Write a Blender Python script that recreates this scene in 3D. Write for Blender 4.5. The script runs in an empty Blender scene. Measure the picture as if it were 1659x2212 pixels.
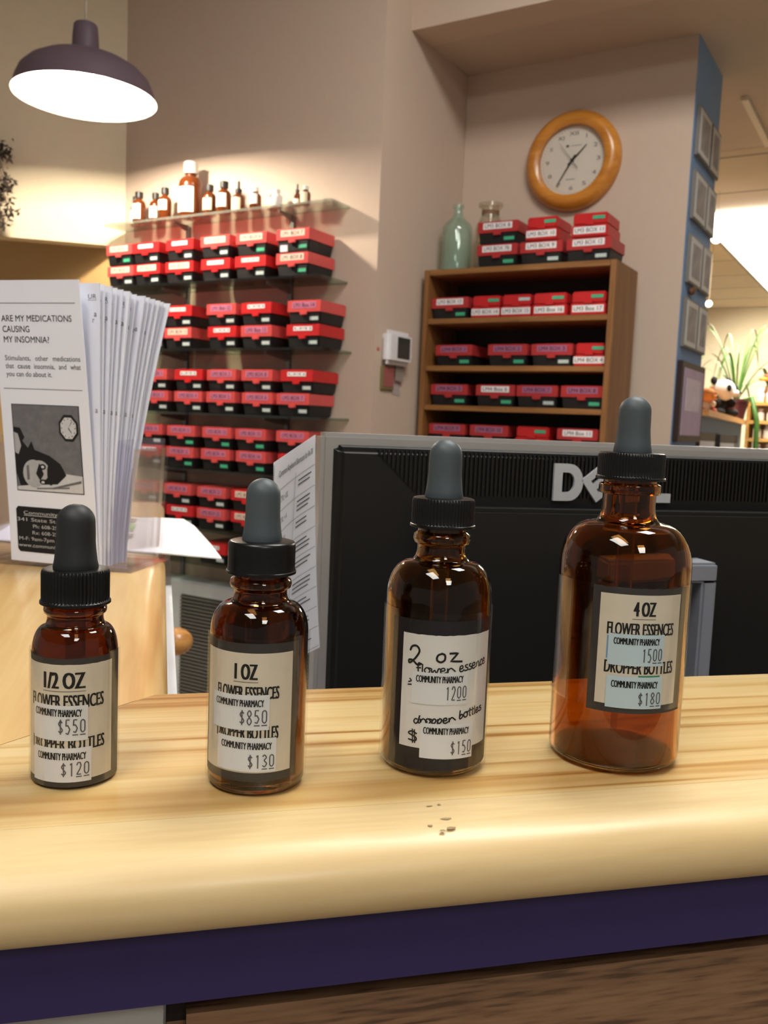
import bpy, bmesh, math, random
from math import sin, cos, pi, radians, sqrt, atan2
from mathutils import Vector, Matrix
random.seed(7)
SC = bpy.context.scene
COL = SC.collection

# ------------------------------------------------------------------ camera
F_PX = 1912.0
YAW, PITCH, ROLL = radians(14.2), radians(5.70), radians(2.35)
CAM = Vector((0, 0, 1.176))
ZUP = Vector((0, 0, 1))
f0 = Vector((sin(YAW), cos(YAW), 0)); r0 = Vector((cos(YAW), -sin(YAW), 0))
FWD = f0 * cos(PITCH) - ZUP * sin(PITCH); u0 = f0 * sin(PITCH) + ZUP * cos(PITCH)
RGT = r0 * cos(ROLL) + u0 * sin(ROLL); UPV = -r0 * sin(ROLL) + u0 * cos(ROLL)
cd = bpy.data.cameras.new('camera'); cam = bpy.data.objects.new('camera', cd); COL.objects.link(cam)
cd.sensor_fit = 'VERTICAL'; cd.lens = 4.15; cd.sensor_height = 2212 * 4.15 / F_PX
cd.sensor_width = cd.sensor_height * 1659 / 2212
cd.clip_start = 0.02; cd.clip_end = 60
cd.dof.use_dof = True; cd.dof.focus_distance = 0.325; cd.dof.aperture_fstop = 4.2
cam.matrix_world = Matrix(((RGT.x, UPV.x, -FWD.x, CAM.x), (RGT.y, UPV.y, -FWD.y, CAM.y), (RGT.z, UPV.z, -FWD.z, CAM.z), (0, 0, 0, 1)))
SC.camera = cam

# ------------------------------------------------------------------ world, exposure, light levels
SC.view_settings.view_transform = 'Standard'; SC.view_settings.look = 'None'
SC.view_settings.gamma = 1; SC.view_settings.use_curve_mapping = False
SC.view_settings.exposure = 0.0
wd = bpy.data.worlds.new('world'); SC.world = wd; wd.use_nodes = True
wd.node_tree.nodes['Background'].inputs[0].default_value = (1.0, 0.95, 0.89, 1)
wd.node_tree.nodes['Background'].inputs[1].default_value = 0.20
TROFFER = 23.5       # ceiling fluorescents over the counter, also scales the added fill panel
PENDANT = 175.0       # watts of the bulb in the hanging lamp
SHOP = 34.0          # long fixture in the shop behind

# ------------------------------------------------------------------ helpers
S2 = sqrt(.5)
def W(p, q, z): return Vector(((p + q) * S2, (p - q) * S2, z))     # wall frame: p away, q along the walls
def lin(c):
    f = lambda v: (v / 12.92 if v <= .04045 else ((v + .055) / 1.055) ** 2.4)
    return tuple(f(v / 255) for v in c) + (1,)
MATS = {}
def mat(name, rgb, rough=.5, metal=0, noise=.06, scale=30, bump=0, coat=0, spec=.5, trans=0, ior=1.45, stretch=None):
    if name in MATS: return MATS[name]
    m = bpy.data.materials.new(name); m.use_nodes = True; nt = m.node_tree; N = nt.nodes; b = N['Principled BSDF']
    c = lin(rgb)
    b.inputs['Roughness'].default_value = rough; b.inputs['Metallic'].default_value = metal
    b.inputs['Coat Weight'].default_value = coat; b.inputs['Specular IOR Level'].default_value = spec
    b.inputs['Transmission Weight'].default_value = trans; b.inputs['IOR'].default_value = ior
    b.inputs['Base Color'].default_value = c
    if noise or bump:
        tc = N.new('ShaderNodeTexCoord'); mp = N.new('ShaderNodeMapping'); no = N.new('ShaderNodeTexNoise')
        no.inputs['Scale'].default_value = scale; no.inputs['Detail'].default_value = 3
        if stretch: mp.inputs['Scale'].default_value = stretch
        nt.links.new(tc.outputs['Object'], mp.inputs[0]); nt.links.new(mp.outputs[0], no.inputs['Vector'])
        if noise:
            mx = N.new('ShaderNodeMix'); mx.data_type = 'RGBA'
            mx.inputs[6].default_value = tuple(v * (1 - noise) for v in c[:3]) + (1,)
            mx.inputs[7].default_value = tuple(min(1, v * (1 + noise)) for v in c[:3]) + (1,)
            nt.links.new(no.outputs[0], mx.inputs[0]); nt.links.new(mx.outputs[2], b.inputs['Base Color'])
        if bump:
            bp = N.new('ShaderNodeBump'); bp.inputs['Strength'].default_value = bump; bp.inputs['Distance'].default_value = .001
            nt.links.new(no.outputs[0], bp.inputs['Height']); nt.links.new(bp.outputs[0], b.inputs['Normal'])
    MATS[name] = m; return m
def wood(name, stops, axis='X', scale=1.0, rough=.3, grain=70, coat=.3, waves=9, dist=3.0, streak=.5, stretch=.35, stripes=None):
    """long-grained wood: stretched noise and wandering growth rings"""
    m = bpy.data.materials.new(name); m.use_nodes = True; nt = m.node_tree; N = nt.nodes; L = nt.links; b = N['Principled BSDF']
    tc = N.new('ShaderNodeTexCoord'); mp = N.new('ShaderNodeMapping')
    sc = {'X': (stretch, 6, 6), 'Y': (6, stretch, 6), 'Z': (6, 6, stretch)}[axis]
    mp.inputs['Scale'].default_value = tuple(v * scale for v in sc)
    L.new(tc.outputs['Object'], mp.inputs[0])
    wv = N.new('ShaderNodeTexNoise'); wv.inputs['Scale'].default_value = waves; wv.inputs['Detail'].default_value = 2.5; wv.inputs['Distortion'].default_value = dist * .2
    fine = N.new('ShaderNodeTexNoise'); fine.inputs['Scale'].default_value = grain; fine.inputs['Detail'].default_value = 5
    L.new(mp.outputs[0], wv.inputs['Vector']); L.new(mp.outputs[0], fine.inputs['Vector'])
    ad = N.new('ShaderNodeMath'); ad.operation = 'MULTIPLY_ADD'; ad.inputs[1].default_value = 1 - streak * .4
    ml = N.new('ShaderNodeMath'); ml.operation = 'MULTIPLY'; ml.inputs[1].default_value = streak * .4
    L.new(fine.outputs[0], ml.inputs[0]); L.new(wv.outputs[0], ad.inputs[0]); L.new(ml.outputs[0], ad.inputs[2])
    rp = N.new('ShaderNodeValToRGB'); el = rp.color_ramp.elements
    while len(el) > 1: el.remove(el[-1])
    el[0].position = stops[0][0]; el[0].color = lin(stops[0][1])
    for p, c in stops[1:]:
        e = el.new(p); e.color = lin(c)
    L.new(ad.outputs[0], rp.inputs[0]); L.new(rp.outputs[0], b.inputs['Base Color'])
    if stripes:                                        # darker late-wood lines running along this board
        sp = N.new('ShaderNodeSeparateXYZ'); L.new(tc.outputs['Object'], sp.inputs[0])
        m2 = N.new('ShaderNodeMapping'); m2.inputs['Scale'].default_value = (4, 25, 1); L.new(tc.outputs['Object'], m2.inputs[0])
        n2 = N.new('ShaderNodeTexNoise'); n2.inputs['Scale'].default_value = 1; n2.inputs['Detail'].default_value = 2; L.new(m2.outputs[0], n2.inputs['Vector'])
        wob = N.new('ShaderNodeMath'); wob.operation = 'MULTIPLY_ADD'; wob.inputs[1].default_value = .022; L.new(n2.outputs[0], wob.inputs[0]); L.new(sp.outputs['Y'], wob.inputs[2])
        y0, y1 = stripes[0][0] + .011, stripes[-1][0] + .011
        mr = N.new('ShaderNodeMapRange'); mr.inputs[1].default_value = y0; mr.inputs[2].default_value = y1; L.new(wob.outputs[0], mr.inputs[0])
        r2 = N.new('ShaderNodeValToRGB'); e2 = r2.color_ramp.elements
        while len(e2) > 1: e2.remove(e2[-1])
        for i, (y, v) in enumerate(stripes):
            e = e2[0] if i == 0 else e2.new((y + .011 - y0) / (y1 - y0)); e.position = (y + .011 - y0) / (y1 - y0); e.color = (v ** .6, v ** 1.1, v ** 1.9, 1)
        L.new(mr.outputs[0], r2.inputs[0])
        mu = N.new('ShaderNodeMix'); mu.data_type = 'RGBA'; mu.blend_type = 'MULTIPLY'; mu.inputs[0].default_value = 1
        L.new(rp.outputs[0], mu.inputs[6]); L.new(r2.outputs[0], mu.inputs[7]); L.new(mu.outputs[2], b.inputs['Base Color'])
    b.inputs['Roughness'].default_value = rough; b.inputs['Coat Weight'].default_value = coat; b.inputs['Coat Roughness'].default_value = .2
    MATS[name] = m; return m
def emit(name, rgb, strength):
    m = bpy.data.materials.new(name); m.use_nodes = True; b = m.node_tree.nodes['Principled BSDF']
    b.inputs['Base Color'].default_value = lin(rgb); b.inputs['Emission Color'].default_value = lin(rgb)
    b.inputs['Emission Strength'].default_value = strength; MATS[name] = m; return m
def clear(name, tint, gloss=.06, rough=.05, edge=.35, body=None, solid=0):
    """thin clear film, acrylic or sheet glass: lets light straight through, mirrors more at a glancing angle"""
    m = bpy.data.materials.new(name); m.use_nodes = True; nt = m.node_tree; N = nt.nodes; L = nt.links
    N.remove(N['Principled BSDF']); out = N['Material Output']
    t = N.new('ShaderNodeBsdfTransparent'); t.inputs[0].default_value = lin(tint)
    g = N.new('ShaderNodeBsdfGlossy'); g.inputs['Roughness'].default_value = rough; g.inputs[0].default_value = (.9, .9, .9, 1)
    lw = N.new('ShaderNodeLayerWeight'); lw.inputs[0].default_value = .25
    mr = N.new('ShaderNodeMapRange'); mr.inputs[3].default_value = gloss; mr.inputs[4].default_value = edge
    L.new(lw.outputs['Fresnel'], mr.inputs[0]); mx = N.new('ShaderNodeMixShader')
    L.new(mr.outputs[0], mx.inputs[0]); src = t
    if body:
        df = N.new('ShaderNodeBsdfDiffuse'); df.inputs[0].default_value = lin(body); src = N.new('ShaderNodeMixShader'); src.inputs[0].default_value = solid
        L.new(t.outputs[0], src.inputs[1]); L.new(df.outputs[0], src.inputs[2])
    L.new(src.outputs[0], mx.inputs[1]); L.new(g.outputs[0], mx.inputs[2]); L.new(mx.outputs[0], out.inputs[0])
    MATS[name] = m; return m

class MB:
    """collects shapes for ONE mesh object; each face carries a material slot"""
    def __init__(s): s.v = []; s.f = []; s.m = []; s.mats = []
    def slot(s, m):
        if m not in s.mats: s.mats.append(m)
        return s.mats.index(m)
    def face(s, pts, m):
        i = len(s.v); s.v += [tuple(p) for p in pts]; s.f.append(tuple(range(i, i + len(pts)))); s.m.append(s.slot(m)); return s
    def mesh(s, vs, fs, m):
        i = len(s.v); s.v += [tuple(p) for p in vs]; k = s.slot(m)
        for f in fs: s.f.append(tuple(i + j for j in f)); s.m.append(k)
        return s
    def box(s, x0, x1, y0, y1, z0, z1, m, T=None, taper=0):
        t = taper
        vs = [Vector(c) for c in ((x0 + t, y0 + t, z0), (x1 - t, y0 + t, z0), (x1 - t, y1 - t, z0), (x0 + t, y1 - t, z0), (x0, y0, z1), (x1, y0, z1), (x1, y1, z1), (x0, y1, z1))]
        if T: vs = [T(v) for v in vs]
        return s.mesh(vs, [(3, 2, 1, 0), (4, 5, 6, 7), (0, 1, 5, 4), (1, 2, 6, 5), (2, 3, 7, 6), (3, 0, 4, 7)], m)
    def prism(s, poly, fn, d0, d1, m):
        """polygon (a,b) swept between depths; fn(a,b,d) -> point; d0/d1 may be functions of (a,b)"""
        g = lambda d, a, b: d(a, b) if callable(d) else d
        n = len(poly)
        vs = [fn(a, b, g(d0, a, b)) for a, b in poly] + [fn(a, b, g(d1, a, b)) for a, b in poly]
        fs = [tuple(range(n))[::-1], tuple(range(n, 2 * n))] + [(i, (i + 1) % n, n + (i + 1) % n, n + i) for i in range(n)]
        return s.mesh(vs, fs, m)
    def lathe(s, prof, m, n=48, T=None, rmod=None, close=True):
        """(r,z) profile turned about z; ends closed on the axis if r==0"""
        vs, rows = [], []
        for r, z in prof:
            if r < 1e-7: rows.append([len(vs)]); vs.append(Vector((0, 0, z)))
            else:
                row = []
                for k in range(n):
                    a = 2 * pi * k / n; rr = r if rmod is None else rmod(r, z, a)
                    row.append(len(vs)); vs.append(Vector((rr * cos(a), rr * sin(a), z)))
                rows.append(row)
        fs = []
        for A, B in zip(rows[:-1], rows[1:]):
            if len(A) == 1 and len(B) == 1: continue
            for k in range(n):
                k2 = (k + 1) % n
                if len(A) == 1: fs.append((A[0], B[k2], B[k]))
                elif len(B) == 1: fs.append((A[k], A[k2], B[0]))
                else: fs.append((A[k], A[k2], B[k2], B[k]))
        if T: vs = [T(v) for v in vs]
        return s.mesh(vs, fs, m)
    def ball(s, c, r, m, n=20, T=None):
        rx, ry, rz = r if hasattr(r, '__len__') else (r, r, r)
        pr = [(sin(pi * i / (n // 2)), -cos(pi * i / (n // 2))) for i in range(n // 2 + 1)]
        pr[0] = (0, -1); pr[-1] = (0, 1)
        return s.lathe(pr, m, n, T=lambda v: (T(Vector((v.x * rx, v.y * ry, v.z * rz))) if T else Vector((v.x * rx, v.y * ry, v.z * rz))) + Vector(c))
    def tube(s, pts, r, m, n=8):
        pts = [Vector(p) for p in pts]; rings = []
        rr = r if hasattr(r, '__len__') else [r] * len(pts)
        for i, p in enumerate(pts):
            d = (pts[min(i + 1, len(pts) - 1)] - pts[max(i - 1, 0)]).normalized()
            a = d.orthogonal().normalized() if abs(d.z) > .95 else d.cross(ZUP).normalized(); b = d.cross(a)
            rings.append([p + (a * cos(2 * pi * k / n) + b * sin(2 * pi * k / n)) * rr[i] for k in range(n)])
        vs = [v for g in rings for v in g]; fs = []
        for i in range(len(pts) - 1):
            for k in range(n): fs.append((i * n + k, i * n + (k + 1) % n, (i + 1) * n + (k + 1) % n, (i + 1) * n + k))
        fs += [tuple(range(n))[::-1], tuple((len(pts) - 1) * n + k for k in range(n))]
        return s.mesh(vs, fs, m)
    def data(s, name, smooth=None, bevel=0):
        me = bpy.data.meshes.new(name); me.from_pydata(s.v, [], s.f); me.update()
        for m in s.mats: me.materials.append(m)
        me.polygons.foreach_set('material_index', s.m)
        bm = bmesh.new(); bm.from_mesh(me)
        if bevel:
            bmesh.ops.remove_doubles(bm, verts=bm.verts, dist=1e-6)
            ed = [e for e in bm.edges if len(e.link_faces) == 2 and e.calc_face_angle(0) > .5]
            bmesh.ops.bevel(bm, geom=ed, offset=bevel, segments=2, affect='EDGES', clamp_overlap=True)
        if all(len(e.link_faces) == 2 for e in bm.edges): bmesh.ops.recalc_face_normals(bm, faces=bm.faces)
        bm.to_mesh(me); bm.free()
        if smooth is not None:
            me.polygons.foreach_set('use_smooth', [True] * len(me.polygons)); me.set_sharp_from_angle(angle=radians(smooth))
        return me
    def obj(s, name, parent=None, smooth=None, bevel=0):
        o = bpy.data.objects.new(name, s.data(name, smooth, bevel)); COL.objects.link(o)
        if parent: o.parent = parent
        return o
def link(name, me, parent=None):
    o = bpy.data.objects.new(name, me); COL.objects.link(o); o.parent = parent; return o
def tag(o, label, cat, group=None):
    o['label'] = label; o['category'] = cat
    if group: o['group'] = group
    return o
def thing(name, label, cat, loc=(0, 0, 0), rz=0, group=None):
    o = bpy.data.objects.new(name, None); COL.objects.link(o); o.location = loc; o.rotation_euler = (0, 0, rz); o.empty_display_size = .05
    return tag(o, label, cat, group)
def struct(o): o['kind'] = 'structure'; return o
WALLROT = -pi / 4          # local x runs along q, local y along p
def pqbox(p0, p1, q0, q1, z0, z1, m, b=None):
    b = b or MB(); return b.box(q0, q1, p0, p1, z0, z1, m, T=lambda v: W(v.y, v.x, v.z))

# ---- writing
_tc = {}
def glyphs(txt, bold=0, shear=0, fine=False):
    k = (txt, bold, shear, fine)
    if k not in _tc:
        cu = bpy.data.curves.new('t', 'FONT'); cu.body = txt; cu.offset = bold; cu.resolution_u = 3; cu.shear = shear
        o = bpy.data.objects.new('t', cu); COL.objects.link(o); bpy.context.view_layer.update()
        me = o.evaluated_get(bpy.context.evaluated_depsgraph_get()).to_mesh()
        _tc[k] = ([(v.co.x, v.co.y) for v in me.vertices], [tuple(p.vertices) for p in me.polygons])
        if fine:                                   # short edges, so that letters can bend round a bottle
            bm = bmesh.new(); bm.from_mesh(me); bmesh.ops.triangulate(bm, faces=bm.faces)
            for lim in (.3, .15):
                bmesh.ops.subdivide_edges(bm, edges=[e for e in bm.edges if e.calc_length() > lim], cuts=1); bmesh.ops.triangulate(bm, faces=bm.faces)
            bm.verts.index_update(); _tc[k] = ([(v.co.x, v.co.y) for v in bm.verts], [tuple(v.index for v in f.verts) for f in bm.faces]); bm.free()
        bpy.data.objects.remove(o); bpy.data.curves.remove(cu)
    return _tc[k]
HCAP = max(y for x, y in glyphs('H')[0])
def write(b, txt, u0, u1, v0, cap, m, fn, bold=0, shear=0):
    """writes TXT between u0 and u1 on baseline v0 with capitals CAP high; fn(u,v) -> point"""
    vs, fs = glyphs(txt, min(bold, 0), shear, cap > 1)
    xs = [x for x, y in vs]; x0, x1 = min(xs), max(xs)
    w_ = abs(bold) * cap * 2.2 if bold > 0 else 0          # bold: struck three times side by side
    sx = (u1 - u0 - w_) / (x1 - x0); sy = cap / HCAP
    for d in ((0, w_ / 2, w_) if w_ else (0,)):
        b.mesh([fn(u0 + d + (x - x0) * sx, v0 + y * sy) for x, y in vs], fs, m)
def rect(b, u0, u1, v0, v1, m, fn, nu=1):
    for i in range(nu):
        a, c = u0 + (u1 - u0) * i / nu, u0 + (u1 - u0) * (i + 1) / nu
        b.face([fn(a, v0), fn(c, v0), fn(c, v1), fn(a, v1)], m)
def stroke(b, pts, w, m, fn, smooth=True):
    """a pen line through PTS"""
    P = [Vector((x, y)) for x, y in pts]
    if not smooth: P = [P[i].lerp(P[i + 1], t) for i in range(len(P) - 1) for t in (0, .25, .5, .75)] + [P[-1]]
    if smooth and len(P) > 2:
        Q = []
        E = [P[0] * 2 - P[1]] + P + [P[-1] * 2 - P[-2]]
        for i in range(1, len(E) - 2):
            a, c, d, e = E[i - 1:i + 3]
            for t in (0, .25, .5, .75):
                Q.append(.5 * ((2 * c) + (d - a) * t + (2 * a - 5 * c + 4 * d - e) * t * t + (-a + 3 * c - 3 * d + e) * t ** 3))
        P = Q + [P[-1]]
    vs = []
    for i, p in enumerate(P):
        d = P[min(i + 1, len(P) - 1)] - P[max(i - 1, 0)]
        d = d.normalized() if d.length > 1e-9 else Vector((1, 0)); nn = Vector((-d.y, d.x)) * w / 2
        vs += [fn(*(p + nn)), fn(*(p - nn))]
    b.mesh(vs, [(2 * i, 2 * i + 1, 2 * i + 3, 2 * i + 2) for i in range(len(P) - 1)], m)

# ------------------------------------------------------------------ materials
wallp = mat('wall_paint', (204, 183, 165), .75, noise=.03, scale=40, bump=.08)
wall_cream = mat('cream_wall_paint', (222, 208, 180), .75, noise=.03, scale=40, bump=.08)
wall_tan = mat('tan_wall_paint', (232, 190, 128), .75, noise=.03, scale=40)
ceil_m = mat('ceiling_paint', (196, 178, 160), .85, noise=.03)
blue_p = mat('blue_paint', (134, 164, 204), .7, noise=.04)
floor_m = mat('floor_vinyl', (158, 146, 128), .5, noise=.15, scale=8)
pine = wood('pine', [(.30, (144, 98, 46)), (.38, (178, 130, 68)), (.45, (212, 178, 118)), (.54, (226, 200, 146)), (.62, (218, 186, 126)), (.68, (186, 138, 76)), (.74, (218, 184, 124))], 'X', 1.0, .32, 46, .35, waves=13, stretch=.14, stripes=[(.245, .95), (.258, .93), (.2615, .74), (.2645, .95), (.270, .70), (.2735, .93), (.279, .92), (.2825, .60), (.2865, .78), (.289, .62), (.2935, .92), (.302, .97), (.3065, .82), (.311, .97), (.327, .96), (.332, .84), (.337, .98), (.357, .97), (.361, .85), (.365, .97), (.381, .95), (.386, .76), (.391, .95), (.408, .98)])
pine_edge = wood('pine_edge', [(.28, (190, 156, 106)), (.40, (208, 178, 126)), (.6, (220, 194, 144)), (.75, (200, 168, 116))], 'X', 1.0, .42, 60, .12, waves=5, stretch=.5)
pine_y = wood('pine_lengthwise', [(.32, (192, 144, 84)), (.42, (210, 168, 106)), (.55, (222, 188, 130)), (.72, (206, 164, 104))], 'Y', .8, .32, 60, .3)
oak = wood('oak_veneer', [(.36, (84, 58, 38)), (.46, (126, 92, 64)), (.58, (140, 104, 74)), (.72, (150, 114, 82))], 'X', 1.6, .5, 60, .05, waves=9, streak=1.6, stretch=.5)
shelfwood = wood('bookcase_wood', [(.3, (112, 72, 36)), (.5, (134, 90, 48)), (.7, (148, 104, 60))], 'Z', 1, .5, 60, .05)
shelfwood_x = wood('bookcase_wood_edge', [(.3, (118, 76, 36)), (.5, (140, 94, 48)), (.7, (154, 108, 60))], 'X', 1, .5, 60, .05)
clockwood = wood('clock_wood', [(.3, (186, 114, 36)), (.5, (206, 134, 48)), (.7, (218, 150, 64))], 'X', .8, .3, 40, .4)
purple = mat('purple_paint', (52, 43, 88), .55, noise=.06, scale=60, spec=.3)
darkgap = mat('dark_wood_edge', (34, 20, 16), .6)
graywall = mat('grey_laminate', (150, 145, 140), .6)
white_lam = mat('white_laminate', (214, 216, 220), .5)
paper = mat('paper_white', (238, 240, 250), .75, noise=.015)
paper_b = mat('paper_shade', (228, 231, 244), .8, noise=.015)
ink = mat('ink_black', (22, 21, 22), .6, noise=0)
ink_g = mat('ink_grey', (92, 90, 94), .6, noise=0)
white_ink = mat('ink_white', (240, 240, 240), .6, noise=0)
cream = mat('aged_label_paper', (220, 210, 192), .65, noise=.05, scale=200)
lab_border = mat('grey_label_border', (56, 53, 51), .6, noise=.1, scale=300)
lab_border_n = mat('navy_label_border', (20, 19, 28), .6, noise=.1, scale=300)
lab_white = mat('white_label_paper', (226, 224, 222), .65, noise=.03, scale=150)
stick_w = mat('price_sticker_white', (226, 228, 232), .55, noise=.02)
stick_b = mat('price_sticker_blue', (196, 216, 226), .55, noise=.02)
blk_plastic = mat('black_plastic', (14, 14, 15), .32, noise=.1, scale=80)
rubber = mat('grey_rubber', (72, 80, 84), .5, noise=.05, scale=60)
rubber_d = mat('dark_rubber', (36, 38, 40), .55, noise=.05, scale=60)
AMBERS = [mat('amber_glass_%d' % k, c, .0, noise=0, trans=1, ior=1.5) for k, c in enumerate(((146, 94, 54), (148, 98, 54), (182, 138, 74), (196, 136, 68)))]
amber_s = mat('amber_bottle_glass', (112, 56, 24), .08, noise=0, trans=.4, ior=1.4)
tubeglass = clear('pipette_glass', (238, 222, 190), .12, .05, .6)
sheetglass_low = clear('lower_shelf_glass', (222, 232, 224), .07, .04, .4)
tape = clear('clear_tape', (252, 252, 251), .008, .10, .14)
acrylic = clear('clear_acrylic', (249, 248, 252), .05, .04, .6)
sheetglass = clear('shelf_glass', (232, 238, 232), .07, .04, .4, body=(196, 204, 190), solid=.2)
pane = clear('clock_glass', (250, 250, 250), .05, .03, .3)
metal = mat('brushed_metal', (150, 148, 146), .4, metal=.8)
mon_black = mat('monitor_plastic', (12, 12, 13), .5, noise=.08, scale=200)
mon_silver = mat('monitor_silver', (170, 168, 166), .4, metal=.35)
logo_m = mat('logo_grey', (186, 190, 196), .45, metal=.1)
neck_m = mat('stand_grey', (136, 140, 150), .45, metal=.1)
lid_red = mat('lid_red', (192, 38, 40), .35, noise=.05)
lid_dull = mat('lid_dull_red', (174, 52, 52), .35, noise=.05)
lid_pink = mat('lid_pale_red', (206, 80, 78), .3, noise=.06)
box_black = mat('box_black', (26, 25, 26), .45)
lab_cream = mat('box_label_cream', (240, 214, 196), .4, noise=.03)
lab_wht = mat('box_label_white', (236, 230, 232), .4, noise=.05, scale=120)
lab_viol = mat('box_label_mauve', (198, 118, 150), .35, noise=.05)
lab_mauve = mat('box_label_dusky', (162, 98, 130), .35, noise=.05)
st_green = mat('sticker_green', (66, 168, 128), .5, noise=.2, scale=150)
st_silver = mat('sticker_silver', (186, 198, 196), .5, noise=.25, scale=150)
ink_soft = mat('marker_ink', (70, 52, 60), .6, noise=0)

# ------------------------------------------------------------------ the setting
CZ = 3.15
struct(MB().box(-6, 12, -4, 12, -.1, 0, floor_m).obj('floor'))
struct(pqbox(2.43, 2.53, -2.70, -1.511, 0, CZ, wallp).obj('wall_back'))
struct(pqbox(2.43, 2.53, -4.2, -2.7005, 0, CZ, wall_tan).obj('wall_recess'))
struct(pqbox(2.53, 3.12, -1.65, -1.511, 0, CZ, wallp).obj('wall_pier'))
struct(pqbox(3.0, 3.38, -1.51, -.7008, 0, 2.44, wallp).obj('wall_alcove'))
struct(pqbox(3.0, 3.381, -.7006, -.699, 0, 2.44, blue_p).obj('wall_blue'))
struct(pqbox(2.587, 2.72, -1.511, 3.2, 2.44, CZ, wallp).obj('trim_beam'))
b = pqbox(2.72, 3.38, -1.51, 3.2, 2.44, 2.5, ceil_m); pqbox(3.38, 4.235, -4, 3.2, 2.44, 2.5, ceil_m, b); struct(b.obj('ceiling_alcove'))
tile = bpy.data.materials.new('ceiling_tile'); tile.use_nodes = True; MATS['ceiling_tile'] = tile
nt = tile.node_tree; bs = nt.nodes['Principled BSDF']; bs.inputs['Roughness'].default_value = .9
tc = nt.nodes.new('ShaderNodeTexCoord'); mp = nt.nodes.new('ShaderNodeMapping'); br = nt.nodes.new('ShaderNodeTexBrick'); mp.inputs['Rotation'].default_value = (0, 0, pi / 4)
br.offset = 0; br.inputs['Scale'].default_value = 1; br.inputs['Brick Width'].default_value = 1.2; br.inputs['Row Height'].default_value = .62; br.inputs['Mortar Size'].default_value = .012
br.inputs['Color1'].default_value = lin((206, 190, 166)); br.inputs['Color2'].default_value = lin((198, 182, 158)); br.inputs['Mortar'].default_value = lin((142, 128, 108))
nt.links.new(tc.outputs['Object'], mp.inputs[0]); nt.links.new(mp.outputs[0], br.inputs['Vector'])
no = nt.nodes.new('ShaderNodeTexNoise'); no.inputs['Scale'].default_value = 3; mx = nt.nodes.new('ShaderNodeMix'); mx.data_type = 'RGBA'; mx.blend_type = 'MULTIPLY'; mx.inputs[0].default_value = .18
nt.links.new(tc.outputs['Object'], no.inputs['Vector']); nt.links.new(br.outputs[0], mx.inputs[6]); nt.links.new(no.outputs[0], mx.inputs[7]); nt.links.new(mx.outputs[2], bs.inputs['Base Color'])
struct(pqbox(4.24, 9.4, -4, 3.2, 2.44, 2.5, tile).obj('ceiling_shop'))
struct(pqbox(9.3, 9.4, -4, 3.2, 0, 2.44, wall_cream).obj('wall_far'))
struct(MB().box(-1.5, -.13, 3.585, 3.66, 1.803, CZ, wall_cream).obj('wall_left'))
struct(MB().prism([(-6, 3.2), (-6, -6), (2.587, -6), (2.587, 3.2)], lambda p, q, z: W(p, q, z), CZ, CZ + .08, ceil_m).obj('ceiling'))

# ------------------------------------------------------------------ ceiling lights
def troffer(x, y, lx, ly, label, strength, z=CZ, rz=0):
    t = thing('ceiling_light', label, 'ceiling light', (x, y, z), rz, 'fluorescent panels on the front ceiling')
    b = MB()
    for a in ((-lx / 2 - .03, lx / 2 + .03, -ly / 2 - .03, -ly / 2), (-lx / 2 - .03, lx / 2 + .03, ly / 2, ly / 2 + .03), (-lx / 2 - .03, -lx / 2, -ly / 2, ly / 2), (lx / 2, lx / 2 + .03, -ly / 2, ly / 2)):
        b.box(*a, -.045, 0, white_lam)
    b.obj('frame', t)
    MB().box(-lx / 2, lx / 2, -ly / 2, ly / 2, -.03, -.002, emit('fluorescent_glow', (252, 250, 244), strength)).obj('diffuser', t)
troffer(.88, .92, 1.2, .6, 'fluorescent ceiling panel above the monitor, on the shop front ceiling', TROFFER, rz=-pi / 4)
troffer(-.75, -.55, .6, 1.2, 'fluorescent ceiling panel behind the viewer above the brochure end', TROFFER * .7, rz=0)
troffer(.35, -2.3, .6, 1.2, 'added fluorescent fill panel, unseen, farthest behind the viewer on the front ceiling', TROFFER * .8)  # added out of view as front fill for labels, shelves and counter nosing

def pendant():
    c = CAM + (RGT * (184 - 829.5) / F_PX - UPV * (212 - 1106) / F_PX + FWD) * 2.7
    R = .212
    t = thing('pendant_lamp', 'round plum-grey metal pendant lamp, lit, hanging by the shelves', 'pendant lamp', c)
    shade_o = mat('shade_plum_grey', (104, 88, 100), .5, noise=.04); shade_i = mat('shade_white_enamel', (245, 240, 228), .6, noise=0)
    out = [(.042, .128), (.06, .126), (.09, .119), (.13, .105), (.165, .085), (.19, .06), (.203, .03), (.209, .006), (R, 0)]
    b = MB(); b.lathe(out, shade_o, 64)
    b.lathe([(R, 0), (.205, .006), (.199, .03), (.186, .057), (.161, .081), (.126, .101), (.083, .118), (.03, .130), (0, .131)], shade_i, 64)
    b.obj('lamp_shade', t, 60)
    MB().lathe([(0, .215), (.031, .215), (.035, .21), (.038, .18), (.0395, .15), (.043, .13), (.043, .128), (0, .128)], shade_o, 40).obj('neck', t, 40)
    MB().tube([(0, 0, .21), (0, 0, CZ - c.z)], .0035, mat('white_cord', (190, 178, 160), .6)).obj('cord', t, 60)
    MB().ball((0, 0, .062), (.028, .028, .034), emit('bulb_glow', (255, 236, 200), 60)).obj('bulb', t, 60)
    l = bpy.data.lights.new('bulb_light', 'POINT'); l.energy = PENDANT; l.color = (1, .88, .71); l.shadow_soft_size = .036
    lo = bpy.data.objects.new('bulb_light', l); COL.objects.link(lo); lo.parent = t; lo.location = (0, 0, .062)
pendant()

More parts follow.
